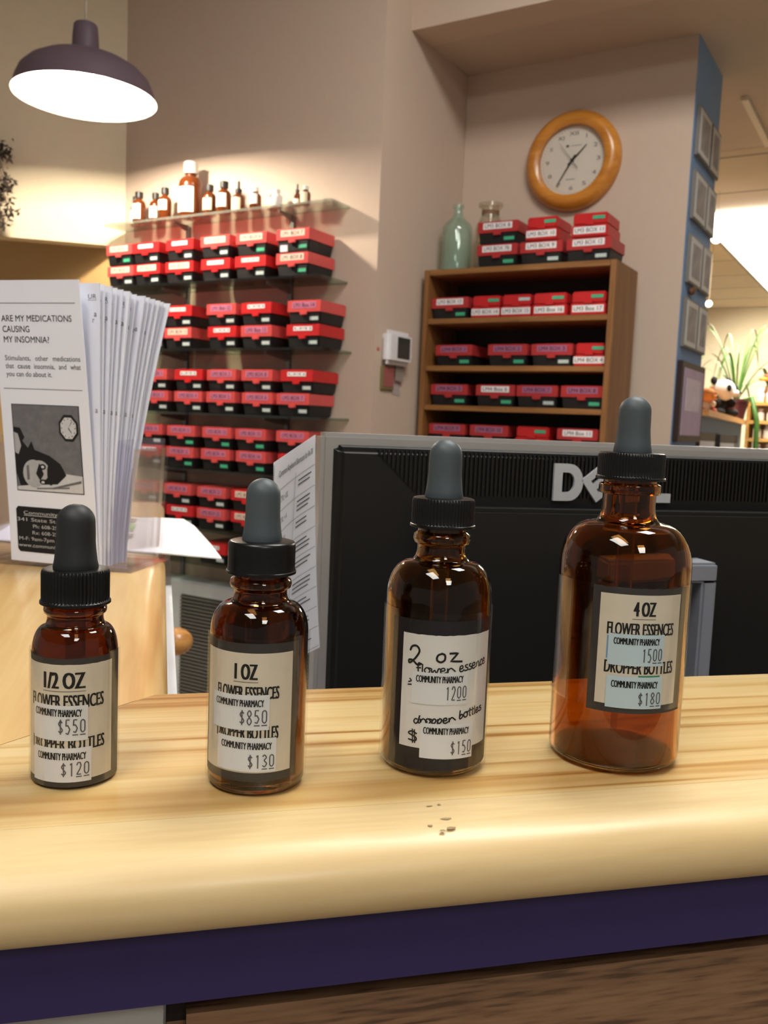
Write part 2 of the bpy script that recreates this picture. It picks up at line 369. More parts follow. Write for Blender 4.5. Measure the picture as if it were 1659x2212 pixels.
# ------------------------------------------------------------------ counter
ZT = 1.05
def nose(a_front, a_back, zt, th):
    """rounded board section (a,z), the rounded edge at a_front"""
    r = th / 2; s = 1 if a_back > a_front else -1; ab = abs(a_back - a_front)
    pts = [(0, 0)]
    arc = [(-cos(t) * r * 1.25 + r * 1.25, zt - r + sin(t) * r) for t in [pi / 2 * (1 - i / 8) for i in range(17)]]
    back = [(ab - .006 * (1 - cos(t)), zt - th + .006 - .006 * sin(t)) for t in (pi / 2, pi / 4, 0)] + [(ab - .006 * (1 - cos(t)), zt - .006 + .006 * sin(t)) for t in (0, pi / 4, pi / 2)]
    return [(a_front + s * a, z) for a, z in arc + back]
FY = .2415
SEAM = .274
b = MB(); b.prism([(SEAM, ZT - .025), (.402, ZT - .025), (.408, ZT - .019), (.408, ZT - .006), (.4062, ZT - .0018), (.402, ZT), (SEAM, ZT)], lambda a, z, d: Vector((d, a, z)), lambda a, z: a - .4035, 1.7, pine)
ct = tag(b.obj('pine_countertop', smooth=50), 'pine countertop with rounded front edge carrying the four dropper bottles', 'countertop')
fe = [(a, z) for a, z in nose(FY, SEAM + .006, ZT, .025) if a < SEAM - .0001]
b = MB(); b.prism(fe + [(SEAM - .0001, ZT - .025), (SEAM - .0001, ZT)] if fe[0][1] > fe[-1][1] else fe + [(SEAM - .0001, ZT), (SEAM - .0001, ZT - .025)], lambda a, z, d: Vector((d, a, z)), lambda a, z: a - .4035, 1.7, pine_edge)
b.obj('front_edge', ct, smooth=50)['label'] = 'paler rounded front edge'
b = MB(); b.prism(nose(.0045, -.162, ZT, .025), lambda a, z, d: Vector((a, d, z)), lambda a, z: a + .4042, 1.31, pine_y)
tag(b.obj('pine_side_countertop', smooth=50), 'pine side countertop running back under the brochure holder and papers', 'countertop')
t = thing('counter_base', 'counter base with purple rail and dark oak panel below the pine top', 'counter', (0, 0, 0))
MB().box(-.16, 1.7, FY + .0125, .285, 1.0015, ZT - .025, purple).obj('rail', t)['label'] = 'purple painted rail'
b = MB(); b.box(.004, 1.7, FY + .022, .285, .06, .997, oak); b.obj('front_panel', t, bevel=.006)['label'] = 'dark oak veneer panel'
MB().box(.004, 1.7, FY + .028, .284, .985, 1.0013, darkgap).obj('gap_strip', t)
MB().box(-.15, .003, FY + .020, .30, .0, 1.0012, mat('pale_end_laminate', (176, 172, 168), .6)).obj('end_panel', t)
MB().box(.006, 1.69, .30, .40, .0, 1.024, graywall).obj('carcass', t)
MB().box(-.15, .010, .415, 1.29, .0, ZT - .026, white_lam).obj('side_panel', t)['label'] = 'white side panel'
b = MB()
for x, y, w_, h_ in ((.0995, .2520, .0022, .0014), (.1025, .2535, .0026, .0018), (.0965, .2560, .0016, .001), (.1030, .2600, .003, .0012), (.1005, .2700, .002, .0006), (.104, .2705, .0012, .0008)):
    a = random.uniform(0, 3); b.face([(x - .0125 + w_ * cos(a + k * pi / 3) * random.uniform(.4, .8), y + h_ * sin(a + k * pi / 3) * random.uniform(.4, .9), ZT + .0002) for k in range(6)], mat('wear_grey', (158, 136, 100), .7))
b.obj('wear_marks', ct)

# ------------------------------------------------------------------ dropper bottles
def cyl(r, off=0.0):
    """label coordinates in mm -> point on the bottle's side, -y towards the viewer"""
    return lambda u, v: Vector(((r + off) * sin(u / r), -(r + off) * cos(u / r), v)) * .001
def patch(b, r, u0, u1, v0, v1, m, off=.12, th=.08, tilt=0.0, wob=0.0, n=None):
    n = n or max(4, int(abs(u1 - u0) / 1.0)); fo, fi = cyl(r, off), cyl(r, max(.03, off - th))
    V, Fc = [], []
    for i in range(n + 1):
        u = u0 + (u1 - u0) * i / n; dz = tilt * (i / n - .5)
        j = (random.random() - .5) * wob
        V += [fo(u, v0 + dz), fo(u, v1 + dz + j), fi(u, v0 + dz), fi(u, v1 + dz + j)]
    for i in range(n):
        a = 4 * i; c = a + 4
        Fc += [(a, c, c + 1, a + 1), (a + 2, a + 3, c + 3, c + 2), (a + 1, c + 1, c + 3, a + 3), (a, a + 2, c + 2, c)]
    Fc += [(0, 1, 3, 2), (4 * n, 4 * n + 2, 4 * n + 3, 4 * n + 1)]
    b.mesh(V, Fc, m)
DIG = {  # thin dot-printer figures in a unit cell
 '0': [[(.5, 1), (.14, .85), (.1, .5), (.14, .15), (.5, 0), (.86, .15), (.9, .5), (.86, .85), (.5, 1)]], '1': [[(.3, .84), (.58, 1), (.58, 0)]],
 '2': [[(.1, .78), (.3, 1), (.7, 1), (.88, .76), (.7, .48), (.1, 0), (.92, 0)]], '3': [[(.1, .86), (.45, 1), (.85, .78), (.42, .54), (.9, .28), (.5, 0), (.08, .12)]],
 '5': [[(.85, 1), (.2, 1), (.15, .56), (.5, .62), (.88, .34), (.55, 0), (.1, .08)]], '8': [[(.5, .53), (.15, .77), (.5, 1), (.85, .77), (.5, .53), (.1, .26), (.5, 0), (.9, .26), (.5, .53)]],
 '$': [[(.88, .78), (.5, .9), (.15, .7), (.5, .5), (.88, .28), (.5, .1), (.1, .22)], [(.5, 1.02), (.5, -.03)]]}
def price(b, txt, cents, u0, u1, v0, cap, fn, dollar=True):
    """thin printed price with small underlined cents"""
    n = len(txt) + len(cents); w_ = (u1 - u0) / n
    for i, ch in enumerate(txt + cents):
        up_ = cap * .12 if i >= len(txt) else 0; c_ = cap * (.88 if i >= len(txt) else 1)
        for s_ in DIG[ch]: stroke(b, [(u0 + (i + .15 + .7 * x) * w_, v0 + up_ + y * c_) for x, y in s_], .42, ink_g, fn, ch in '0$38')
        if i >= len(txt): rect(b, u0 + (i + .12) * w_, u0 + (i + .88) * w_, v0 - cap * .09, v0 - cap * .01, ink_g, fn)
def sticker(root, r, u0, u1, v0, v1, m, texts, cost, tilt=0, off=.36):
    b = MB(); patch(b, r, u0, u1, v0, v1, m, off, .1, tilt); o = b.obj('price_sticker', root)
    sh = lambda f: (lambda u, v: f(u, v + tilt * ((u - u0) / (u1 - u0) - .5)))
    fn = sh(cyl(r, off + .09)); b = MB()
    write(b, 'COMMUNITY PHARMACY', texts[0], texts[1], texts[2], texts[3], ink, fn, .035)
    price(b, *cost[:2], *cost[2:6], fn); b.obj('lettering', o)
HAND = {  # small pen letters, unit x-height
 'f': ([[(.45, 1.5), (.3, 1.75), (.15, 1.5), (.18, .6), (.2, 0), (.2, -.3)], [(-.05, .8), (.5, .85)]], .55),
 'l': ([[(.1, 1.6), (.1, .1), (.25, 0)]], .3),
 'o': ([[(.5, .9), (.2, .95), (.02, .5), (.2, .02), (.5, .1), (.6, .55), (.4, .95), (.75, .85)]], .75),
 'w': ([[(0, .9), (.1, .1), (.35, .6), (.55, .05), (.75, .85), (.95, .8)]], .95),
 'e': ([[(0, .45), (.45, .55), (.4, .95), (.1, .85), (.05, .2), (.35, 0), (.7, .25)]], .7),
 'r': ([[(.05, .95), (.1, .1), (.15, .6), (.4, .95), (.6, .8), (.95, .3)]], .7),
 's': ([[(.5, .95), (.15, .9), (.2, .6), (.5, .4), (.45, .05), (.02, .05)]], .6),
 'n': ([[(.05, .9), (.08, .02), (.15, .6), (.4, .95), (.52, .6), (.55, .05), (.8, .2)]], .75),
 'c': ([[(.55, .8), (.3, .97), (.04, .5), (.25, .02), (.6, .2)]], .65),
 'd': ([[(.5, .8), (.2, .9), (.02, .4), (.25, 0), (.55, .4), (.75, 1.6), (.6, .3), (.8, .1)]], .8),
 'p': ([[(.05, .9), (.05, -.7)], [(.06, .5), (.3, .95), (.55, .6), (.35, .1), (.08, .15)]], .7),
 'b': ([[(.1, 1.6), (.05, .1), (.3, 0), (.5, .4), (.3, .75), (.08, .4)]], .6),
 't': ([[(.2, 1.5), (.2, .1), (.4, .02)], [(-.05, 1.0), (.5, 1.05)]], .45),
 'z': ([[(.05, .92), (.85, .95), (.1, .08), (1.1, .05)]], 1.1),
 ' ': ([], .6)}
def pen(b, txt, u0, u1, v0, xh, w_, m, fn, rise=0):
    tot = sum(HAND[c][1] for c in txt); x = u0; k = (u1 - u0) / tot
    for c in txt:
        st, ad = HAND[c]
        for s_ in st: stroke(b, [(x + px * k, v0 + py * xh + rise * (x + px * k - u0) / (u1 - u0)) for px, py in s_], w_, m, fn)
        x += ad * k

def dropper_bottle(x, y, r, prof, neckr, zc0, zc1, rc, zb, rb, label, ribs, ribdepth, rub, lipz):
    """prof: outer glass profile in mm from the base up; zc0-zc1 cap; zb bulb top"""
    th = atan2(-x, y)
    t = thing('dropper_bottle', label, 'dropper bottle', (x, y, ZT + .0003), th)
    k = .001; b = MB(); w_ = 1.6
    inner = [(max(.1, a - w_), max(z, 3.2)) for a, z in prof if z > 2.5]
    loop = [(0, .9)] + prof + [(neckr, lipz), (neckr - w_, lipz)] + inner[::-1] + [(inner[0][0] * .8, 2.8), (0, 3.4)]
    b.lathe([(a * k, z * k) for a, z in loop], AMBERS.pop(0), 72); b.obj('glass_body', t, 50)
    b = MB(); fr = ribs
    cap = [(0, zc1), (rc - 1.2, zc1), (rc - .5, zc1 - .25), (rc - .1, zc1 - .9), (rc, zc1 - 1.6)] + [(rc, zc1 - 1.6 - (zc1 - zc0 - 3.2) * i / 3) for i in (1, 2, 3)] + [(rc + .1, zc0 + 1.2), (rc + .45, zc0 + 1.0), (rc + .45, zc0 + .2), (rc + .1, zc0), (neckr + .3, zc0), (neckr + .3, zc1 - 2), (0, zc1 - 2)]
    mod = (lambda r_, z, a: r_ - (ribdepth * k * (.5 + .5 * cos(fr * a)) if zc0 + 1.25 < z / k < zc1 - .5 and r_ > (neckr + .5) * k else 0)) if ribdepth else None
    b.lathe([(a * k, z * k) for a, z in cap], blk_plastic, fr * 6 if ribdepth else 64, rmod=mod); b.obj('cap', t, 40)
    b = MB(); h = zb - zc1
    r1 = rb * 1.17
    bl = [(0, zb)] + [(rb * .985 * sin(a), zb - rb * .95 + rb * .95 * cos(a)) for a in [pi / 2 * i / 8 for i in range(1, 9)]]
    bl += [(rb, zc1 + h * .55), (rb * 1.0, zc1 + h * .42), (rb * 1.04, zc1 + h * .28), (rb * 1.1, zc1 + h * .13), (r1, zc1 + .4), (r1 - .2, zc1 - .3), (0, zc1 - .3)]
    b.lathe([(a * k, z * k) for a, z in bl], rub, 48); b.obj('bulb', t, 60)
    b = MB(); b.lathe([(0, zc0 + 3), (3.4 * k, (zc0 + 3) * k), (3.4 * k, 30 * k), (1.6 * k, 16 * k), (1.2 * k, 9 * k), (0, 9 * k)] if False else [(0, (zc1 - 3) * k), (3.3 * k, (zc1 - 3) * k), (3.3 * k, zc0 * .45 * k), (1.5 * k, zc0 * .3 * k), (1.2 * k, 9 * k), (0, 9 * k)], tubeglass, 20); b.obj('pipette', t, 40)
    return t
def shoulder(r, zs, rn, zn, n=8):
    """rounded shoulder from the body (r,zs) to the neck (rn,zn): a big round over a small hollow"""
    out = []
    for i in range(n + 1):
        a = i / n; s = a * pi / 2
        out.append((r - (r - rn) * (1 - cos(s)) * .78, zs + (zn - zs) * .72 * sin(s)))
    x0, z0 = out[-1]
    for i in range(1, 6):
        s = i / 5 * pi / 2
        out.append((x0 - (x0 - rn) * sin(s), z0 + (zn - z0) * (1 - cos(s))))
    return out
def heel(r, k=2.2): return [(r - k * 1.6, 0), (r - k, .15)] + [(r - k + k * sin(a), .2 + k - k * cos(a)) for a in [pi / 2 * i / 5 for i in range(1, 6)]]

# half ounce
r = 14.1
pr = heel(r, 1.8) + [(r, 43)] + shoulder(r, 44, 9.2, 56.5) + [(9.3, 56.9), (10.2, 57.6), (10.4, 58.6), (10.2, 59.6), (9.2, 60.2)]
t = dropper_bottle(-.0279, .3142, r, pr, 9.2, 60.6, 72.6, 11.2, 94.5, 6.4, 'smallest amber dropper bottle, marked 1/2 OZ, in front of the brochures', 56, .35, rubber_d, 70)
b = MB(); patch(b, r, -23.5, 21, .8, 44.6, lab_border, .1, .07); lb = b.obj('label', t)
b = MB(); patch(b, r, -22, 13.7, 3.4, 42.6, cream, .16, .05, wob=.12); b.obj('label_paper', lb)
f = cyl(r, .24); b = MB()
write(b, '1/2 OZ', -10.6, 3.3, 34.6, 5.4, ink, f, .05); rect(b, -10.8, 3.4, 33.55, 33.75, ink_g, f, 12)
write(b, 'FLOWER ESSENCES', -16.5, 9.8, 28, 4.4, ink, f, .034); write(b, 'DROPPER BOTTLES', -16, 10.2, 13.6, 4.2, ink, f, .034); b.obj('lettering', lb)
sticker(t, r, -15.2, 4.1, 17.0, 28.9, stick_w, (-14.1, 2.2, 25.2, 2.4), ('$5', '50', -5.6, 3.6, 19.3, 4.9), -.3)
sticker(t, r, -15, 5.3, 2.7, 14.4, stick_w, (-12.8, 3.6, 10.4, 2.4), ('$1', '20', -4.6, 4.9, 4.8, 4.6), 0, .42)
b = MB(); patch(b, r, -26, 23, 1.2, 45.6, tape, .75, .06, wob=.25); b.obj('clear_tape', t)
# one ounce
r = 16.8
pr = heel(r, 2.2) + [(r, 52)] + shoulder(r, 53, 9.0, 67) + [(9.1, 67.6), (10.3, 68.4), (10.6, 69.6), (10.3, 70.9), (9.1, 71.8)]
t = dropper_bottle(.0337, .3016, r, pr, 9.0, 73.1, 84.3, 11.5, 105.6, 5.9, 'amber dropper bottle marked 1 OZ, before the keyboard shortcut sheet', 64, 0, rubber, 82)
b = MB(); patch(b, r, -24.5, 15.2, 5.4, 52.2, lab_border, .1, .07); lb = b.obj('label', t)
b = MB(); patch(b, r, -22, 12.2, 8.4, 49, cream, .16, .05); b.obj('label_paper', lb)
f = cyl(r, .24); b = MB()
write(b, '1 OZ', -8.1, -.2, 40.2, 5.2, ink, f, .05); rect(b, -8.4, 0, 39.2, 39.4, ink_g, f, 8)
write(b, 'FLOWER ESSENCES', -15, 7.2, 33.6, 4.2, ink, f, .034); write(b, 'DROPPER BOTTLES', -15, 7.3, 20.0, 4.3, ink, f, .034); b.obj('lettering', lb)
sticker(t, r, -17, 3.9, 23, 34.9, stick_w, (-15.4, 2.1, 31.0, 2.3), ('$8', '50', -6.2, 3.5, 24.9, 4.9), .4)
sticker(t, r, -14.2, 6.5, 8.9, 20.5, stick_w, (-12.4, 5, 16.6, 2.3), ('$1', '30', -3.1, 6.2, 10.2, 4.6), -.2, .42)
b = MB(); patch(b, r, -27, 26, 2.6, 53.8, tape, .75, .06, wob=.2); b.obj('clear_tape', t)
# two ounces
r = 19.5
pr = heel(r, 3.2) + [(r, 62.5)] + shoulder(r, 63.5, 8.9, 81.5) + [(9, 82.3), (10.2, 83), (10.6, 84.6), (10.3, 86.2), (9, 87.2)]
t = dropper_bottle(.1008, .3095, r, pr, 8.9, 88.7, 99.6, 11.6, 121, 6.1, 'amber dropper bottle with handwritten 2 oz label, before the monitor back', 60, .25, rubber, 97)
b = MB(); patch(b, r, -18.2, 29, 3.2, 57.4, lab_border_n, .1, .07); lb = b.obj('label', t)
b = MB(); patch(b, r, -12.7, 24.2, 11.2, 52.4, lab_white, .16, .05, tilt=.4, wob=.25); b.obj('label_paper', lb)
f = cyl(r, .26); b = MB()
stroke(b, [(-9.6, 46), (-8.8, 47.7), (-7, 48), (-6, 46.2), (-7.6, 43.4), (-9.6, 41.6), (-9.9, 42.6), (-8.4, 42.7), (-6.6, 41.3), (-4.9, 41.9)], .75, ink, f)
stroke(b, [(2, 46), (.6, 45.3), (.3, 43.7), (1.6, 42.9), (3, 43.7), (3, 45.5), (1.7, 46.1)], .75, ink, f)
stroke(b, [(4.6, 46.1), (7.8, 46.2), (5.2, 43.3), (9.6, 43.1)], .75, ink, f, False)
pen(b, 'flower', -6.8, 6.3, 38.6, 2.0, .5, ink, f, .3); pen(b, 'essence', 8.6, 21.6, 39.3, 2.2, .5, ink, f, 1.6)
pen(b, 'dropper', -7, 7.4, 19.9, 1.9, .55, ink, f, 1.2); pen(b, 'bottles', 9.4, 20.6, 22.2, 1.9, .55, ink, f, 1.4)
stroke(b, [(-5.6, 16.2), (-7.6, 16.9), (-8.8, 16), (-6, 14.9), (-6.2, 13.6), (-8.9, 13.8)], .6, ink, f); stroke(b, [(-7.4, 17.8), (-7.1, 12.6)], .5, ink, f); stroke(b, [(-6.6, 17.7), (-6.3, 12.7)], .5, ink, f)
stroke(b, [(-9.4, 36), (-8.6, 35.2), (-9.8, 34.6)], .5, ink, f); stroke(b, [(-10, 33.6), (-8.4, 33.9)], .5, ink, f)
b.obj('lettering', lb)
sticker(t, r, -8.3, 12.3, 27.4, 39, stick_w, (-6.8, 10.3, 35.4, 2.4), ('12', '00', 3.5, 12, 29.2, 4.8), .3)
sticker(t, r, -4.4, 15.6, 7.6, 20.4, stick_w, (-3.4, 13.7, 16.6, 2.4), ('$1', '50', 6.2, 15.2, 9.2, 4.9), -.4, .42)
b = MB(); patch(b, r, -58, 40, .8, 60.2, tape, .75, .06, wob=.25); b.obj('clear_tape', t)
# four ounces
r = 24.8
pr = heel(r, 4.0) + [(r, 74)] + shoulder(r, 76, 10.0, 98) + [(10, 102.6), (11.4, 103), (11.6, 103.6), (11.6, 106), (11.3, 106.6), (10, 107)]
t = dropper_bottle(.1744, .3062, r, pr, 10, 108.2, 118.6, 12.6, 140, 6.15, 'largest amber dropper bottle, marked 4 OZ, before the monitor logo', 72, .2, rubber, 116)
b = MB(); patch(b, r, -10.6, 28.6, 23.9, 70.3, lab_border, .1, .07, wob=.3); lb = b.obj('label', t)
b = MB(); patch(b, r, -7.6, 24.2, 27.0, 67.9, cream, .16, .05); b.obj('label_paper', lb)
f = cyl(r, .24); b = MB()
write(b, '4 OZ', 4.2, 12.6, 60.2, 5.2, ink, f, .05); rect(b, 4, 12.7, 59.0, 59.2, ink_g, f, 8)
write(b, 'FLOWER ESSENCES', -4.6, 21, 53, 4.5, ink, f, .034); write(b, 'DROPPER BOTTLES', -4.8, 22, 38.8, 4.5, ink, f, .034); b.obj('lettering', lb)
b = MB(); patch(b, r, -4.4, -3, 44, 52.4, mat('sticker_blue_edge', (120, 160, 205), .6), .2, .06); patch(b, r, 7.5, 16, 37.2, 38.3, mat('sticker_green_edge', (70, 150, 110), .6), .2, .06); b.obj('old_sticker', t)
sticker(t, r, -3.8, 16.8, 41.8, 53.4, stick_b, (-2, 14.9, 49.6, 2.4), ('15', '00', 8, 16.4, 43.3, 4.9))
sticker(t, r, -3.6, 17.2, 25.9, 37.7, stick_b, (-1.9, 15.2, 33.6, 2.5), ('$1', '80', 7.6, 16.9, 27.2, 4.8), 0, .42)
b = MB(); patch(b, r, -34, 33, 25, 71.0, tape, .75, .06, wob=.5); b.obj('clear_tape', t)

# ------------------------------------------------------------------ brochure holder, brochures, papers
E1 = Vector((cos(radians(31)), -sin(radians(31)), 0)); N1 = Vector((sin(radians(31)), cos(radians(31)), 0))
BR = Vector((-.0475, .7185, ZT + .0042)); LW, LH = .081, .222
def leaf_fn(base, shear, tilt, bow=0.0):
    """(u from 0 at the right edge to -1 at the left, v 0..1 up) -> point on a brochure's face, d = distance behind it"""
    def fn(u, v, d=0.0):
        return base + E1 * ((u - 1) * LW + shear * v ** 1.15) + ZUP * (v * (LH - abs(tilt) * .2)) + N1 * (tilt * v ** 1.6 + bow * sin(pi * v) + d)
    return fn
NL = 15
for i in range(NL):
    k = i / (NL - 1)
    if i == 0: sh, ti, bow = -.0165, -.004, 0
    else: sh, ti, bow = -.009 + .0235 * k + random.uniform(-.0012, .0012), .004 + .034 * k, 0
    fn = leaf_fn(BR + N1 * (.0375 * k) + E1 * random.uniform(-.0006, .0006) * i ** .5, sh, ti, bow)
    b = MB(); nv = 10; th = .0011
    V = []
    for j in range(nv + 1):
        for u in (0, 1):
            for d in (0, th): V.append(fn(u, j / nv, d))
    Fc = []
    for j in range(nv):
        a = 4 * j; c = a + 4
        Fc += [(a, a + 2, c + 2, c), (a + 1, c + 1, c + 3, a + 3), (a, c, c + 1, a + 1), (a + 2, a + 3, c + 3, c + 2)]
    Fc += [(0, 1, 3, 2), (4 * nv, 4 * nv + 2, 4 * nv + 3, 4 * nv + 1)]
    b.mesh(V, Fc, paper if i % 2 == 0 else paper_b)
    o = b.obj('brochure')
    if i == 0:
        tag(o, 'frontmost white brochure headed ARE MY MEDICATIONS CAUSING MY INSOMNIA', 'brochure', 'brochures in the clear holder')
        top = lambda v: 1 - v
        g = lambda u, v: fn(u, v, -.00025)
        b = MB()
        rect(b, .07, .94, top(.080), top(.0785), ink, g); rect(b, .05, .95, top(.379), top(.3775), ink, g)
        write(b, 'ARE MY MEDICATIONS', .09, .89, top(.143), .0215, ink, g, .008); write(b, 'CAUSING', .095, .405, top(.180), .0215, ink, g, .008)
        write(b, 'MY INSOMNIA?', .10, .62, top(.2165), .0215, ink, g, .008)
        for s_, a0, a1, v in (('Stimulants,', .095, .39, .279), ('other', .445, .59, .279), ('medications', .645, .95, .279), ('that', .095, .19, .307), ('cause', .235, .38, .307), ('insomnia,', .425, .66, .307), ('and', .705, .79, .307), ('what', .835, .95, .307), ('you can do about it.', .095, .62, .335)):
            write(b, s_, a0, a1, top(v), .0175, ink_g, g, .006)
        b.obj('lettering', o)
        # the printed picture: someone awake in bed under a wall clock
        pg = mat('print_grey', (112, 112, 114), .6, noise=.35, scale=180); pk = mat('print_black', (24, 24, 26), .6, noise=.2, scale=200)
        pf = mat('print_face', (176, 176, 178), .6, noise=.15, scale=300); pw = mat('print_pale', (206, 206, 208), .6, noise=.15, scale=200)
        b = MB(); P0, P1, Q0, Q1 = .13, .885, top(.74), top(.435)
        def L(s): return lambda u, v: fn(P0 + (P1 - P0) * u, Q0 + (Q1 - Q0) * v, -.0002 - .00008 * s)
        def poly(pts, s, m): b.face([L(s)(*p) for p in pts], m)
        def disc(cx, cy, rx, ry, s, m, n=20, a0=0): poly([(cx + rx * cos(a0 + 2 * pi * k_ / n), cy + ry * sin(a0 + 2 * pi * k_ / n)) for k_ in range(n)], s, m)
        poly([(-.012, -.01), (1.012, -.01), (1.012, 1.008), (-.012, 1.008)], 0, pk); poly([(0, 0), (1, 0), (1, 1), (0, 1)], 1, pg)
        poly([(0, .0), (1, 0), (1, .2), (.7, .22), (.35, .08), (0, .04)], 2, pw)
        poly([(0, .74), (.1, .73), (.16, .62), (.12, .58), (.2, .5), (.26, .58), (.3, .48), (.52, .42), (.68, .33), (.76, .2), (.62, .09), (.3, .07), (.05, .05), (.0, .2)], 3, pk)
        poly([(0, .68), (.06, .66), (.1, .52), (.05, .42), (0, .44)], 4, pf)
        disc(.27, .2, .17, .165, 4, pf); disc(.36, .24, .15, .12, 4.5, pf)
        poly([(.3, .2), (.36, .33), (.42, .2), (.36, .12)], 5, pk); disc(.41, .285, .05, .035, 5, pk, 12); disc(.41, .285, .025, .016, 6, pw, 10); disc(.4, .11, .055, .03, 5, pk, 12); disc(.4, .105, .026, .015, 6, pw, 10); poly([(.16, .12), (.2, .13), (.2, .3), (.16, .29)], 5, pg); disc(.52, .2, .05, .13, 5, pk, 14)
        disc(.84, .75, .155, .165, 4, pk, 8, pi / 8); disc(.84, .75, .125, .132, 5, pw, 8, pi / 8)
        for k_ in range(12): disc(.84 + .1 * cos(k_ * pi / 6), .75 + .105 * sin(k_ * pi / 6), .008, .008, 6, pk, 6)
        for a_, l_ in ((.9, .1), (-.9, .07)): poly([(.835, .745), (.845, .755), (.84 + l_ * cos(a_) + .006, .75 + l_ * sin(a_)), (.84 + l_ * cos(a_) - .006, .75 + l_ * sin(a_))], 6, pk)
        poly([(.55, .03), (.98, .12), (.98, .15), (.55, .05)], 5, pg); poly([(.3, .02), (.8, .05), (.8, .065), (.3, .035)], 5, pg)
        b.obj('photo_print', o)
        b = MB(); c0, c1, d0, d1, e_ = .09, .96, top(.965), top(.80), .025
        b.face([g(*p) for p in ((c0 + e_, d0), (c1 - e_, d0), (c1, d0 + .01), (c1, d1 - .01), (c1 - e_, d1), (c0 + e_, d1), (c0, d1 - .01), (c0, d0 + .01))], pk)
        h = lambda u, v: fn(u, v, -.0004)
        for s_, a0, a1, v in (('Community Pharmacy', .18, .92, .828), ('341 State St. Madison', .10, .9, .853), ('Ph: 608-251-', .28, .62, .8765), ('Rx: 608-251-', .27, .62, .8995), ('M-F: 9am-7pm  Sat:', .11, .66, .9225), ('www.communitypha', .10, .68, .9465)):
            write(b, s_, a0, a1, top(v), .0125, white_ink, h, .006)
        rect(b, .18, .92, top(.8325), top(.8312), white_ink, h); b.obj('address_block', o)
    else:
        tag(o, 'white folded brochure in the clear holder, fanned out behind the front one', 'brochure', 'brochures in the clear holder')
        if i < 12:
            b = MB(); g = lambda u, v: fn(u, v, -.0002)
            if i in (1, 2, 3, 4, 6, 7, 8): write(b, 'UR', .875, .965, .945, .016, ink_g, g); rect(b, .87, .97, .94, .9412, ink_g, g)
            write(b, 'a', .94, .97, .885 - .002 * i, .02, ink_g, g); write(b, 'r', .925, .945, .862, .02, ink_g, g); write(b, 'a', .955, .98, .548, .02, ink_g, g)
            b.obj('lettering', o)
hf, hg = Vector((cos(radians(24)), -sin(radians(24)), 0)), Vector((sin(radians(24)), cos(radians(24)), 0))
t = thing('brochure_holder', 'clear acrylic leaflet holder full of insomnia brochures, on the side countertop', 'brochure holder', (0, 0, 0))
HO = Vector((-.0265, .722, ZT + .0005)); ht = .105; lean = .012
H = lambda a, g_, z: HO + hf * a + hg * (g_ + lean * (z / ht)) + ZUP * z
HWd, HD = .118, .062
def hbox(n, a0, a1, g0, g1, z0, z1): return MB().box(a0, a1, g0, g1, z0, z1, acrylic, T=lambda v: H(v.x, v.y, v.z)).obj(n, t)
hbox('base_plate', -HWd - .006, .006, -.004, HD + .008, 0, .0025)
hbox('side_panel', -.0005, .0025, .002, HD, .003, ht - .008); hbox('side_panel', -HWd - .0025, -HWd + .0005, .002, HD, .003, ht - .008)
hbox('back_panel', -HWd + .001, -.001, HD - .002, HD, .003, ht)
cut = [(-HWd, ht), (-HWd, .003), (-.001, .003), (-.001, ht), (-.036, ht - .004), (-.044, ht - .012), (-.046, .062), (-.054, .05), (-.082, .05), (-.092, .062), (-.094, ht - .02), (-.100, ht - .006)]
b = MB(); b.prism(cut, lambda a, z, d: H(a, d, z), 0, .0025, acrylic); b.obj('front_panel', t)
sheet_m = mat('sheet_paper', (244, 244, 244), .7, noise=.01)
P = [Vector(v) for v in ((.0525, .785, ZT + .0008), (.047, .86, ZT + .0025), (.041, .93, ZT + .0035), (.036, 1.0, ZT + .003), (.026, 1.075, ZT + .002), (.0, 1.085, ZT + .002), (-.155, 1.09, ZT + .001), (-.158, .90, ZT + .001), (-.05, .842, ZT + .001))]
b = MB(); b.mesh(P + [p + Vector((0, 0, .0012)) for p in P], [tuple(range(9))[::-1], tuple(range(9, 18))] + [(i, (i + 1) % 9, 9 + (i + 1) % 9, 9 + i) for i in range(9)], sheet_m)
ps = tag(b.obj('paper_sheet'), 'loose white papers lying on the side countertop, one corner overhanging', 'paper')
g = lambda u, v: Vector((u, v, ZT + .0046))
b = MB()
for c, y0, y1 in (((72, 58, 70), 1.035, 1.06), ((104, 172, 72), .955, 1.01), ((50, 62, 66), .905, .925)):
    b.face([g(-.075, y0), g(-.028, y0 - .004), g(-.026, y1), g(-.075, y1 + .008)], mat('print_%d' % c[1], c, .6))
b.obj('printed_bands', ps)

# ------------------------------------------------------------------ keyboard sheet and monitor
A0 = Vector((.0665, .54, 1.1495)); A1 = Vector((.1015, .60, 1.1665)); DN = Vector((.003, .006, -.150))
def ksheet(u, v, d=0.0):
    nn = (A1 - A0).cross(DN).normalized(); s = 1 - v
    return A0 + (A1 - A0) * u + DN * s + nn * (.010 * sin(u * pi) * s + d) + Vector((.006 * s * s * u, 0, 0))
nn_sign = 1 if (A1 - A0).cross(DN).dot(Vector((0, -1, 0)) + Vector((1, 0, 0)) * .3) > 0 else -1
b = MB(); V = []; nu, nv = 8, 8
for j in range(nv + 1):
    for i in range(nu + 1): V += [ksheet(i / nu, j / nv), ksheet(i / nu, j / nv, -nn_sign * .0006)]
Fc = []
for j in range(nv):
    for i in range(nu):
        a = 2 * (j * (nu + 1) + i); c = a + 2 * (nu + 1)
        Fc += [(a, a + 2, c + 2, c), (a + 1, c + 1, c + 3, a + 3)]
b.mesh(V, Fc, paper); o = tag(b.obj('shortcut_sheet', smooth=60), 'white keyboard shortcut sheet standing on edge beside the monitor', 'paper sheet')
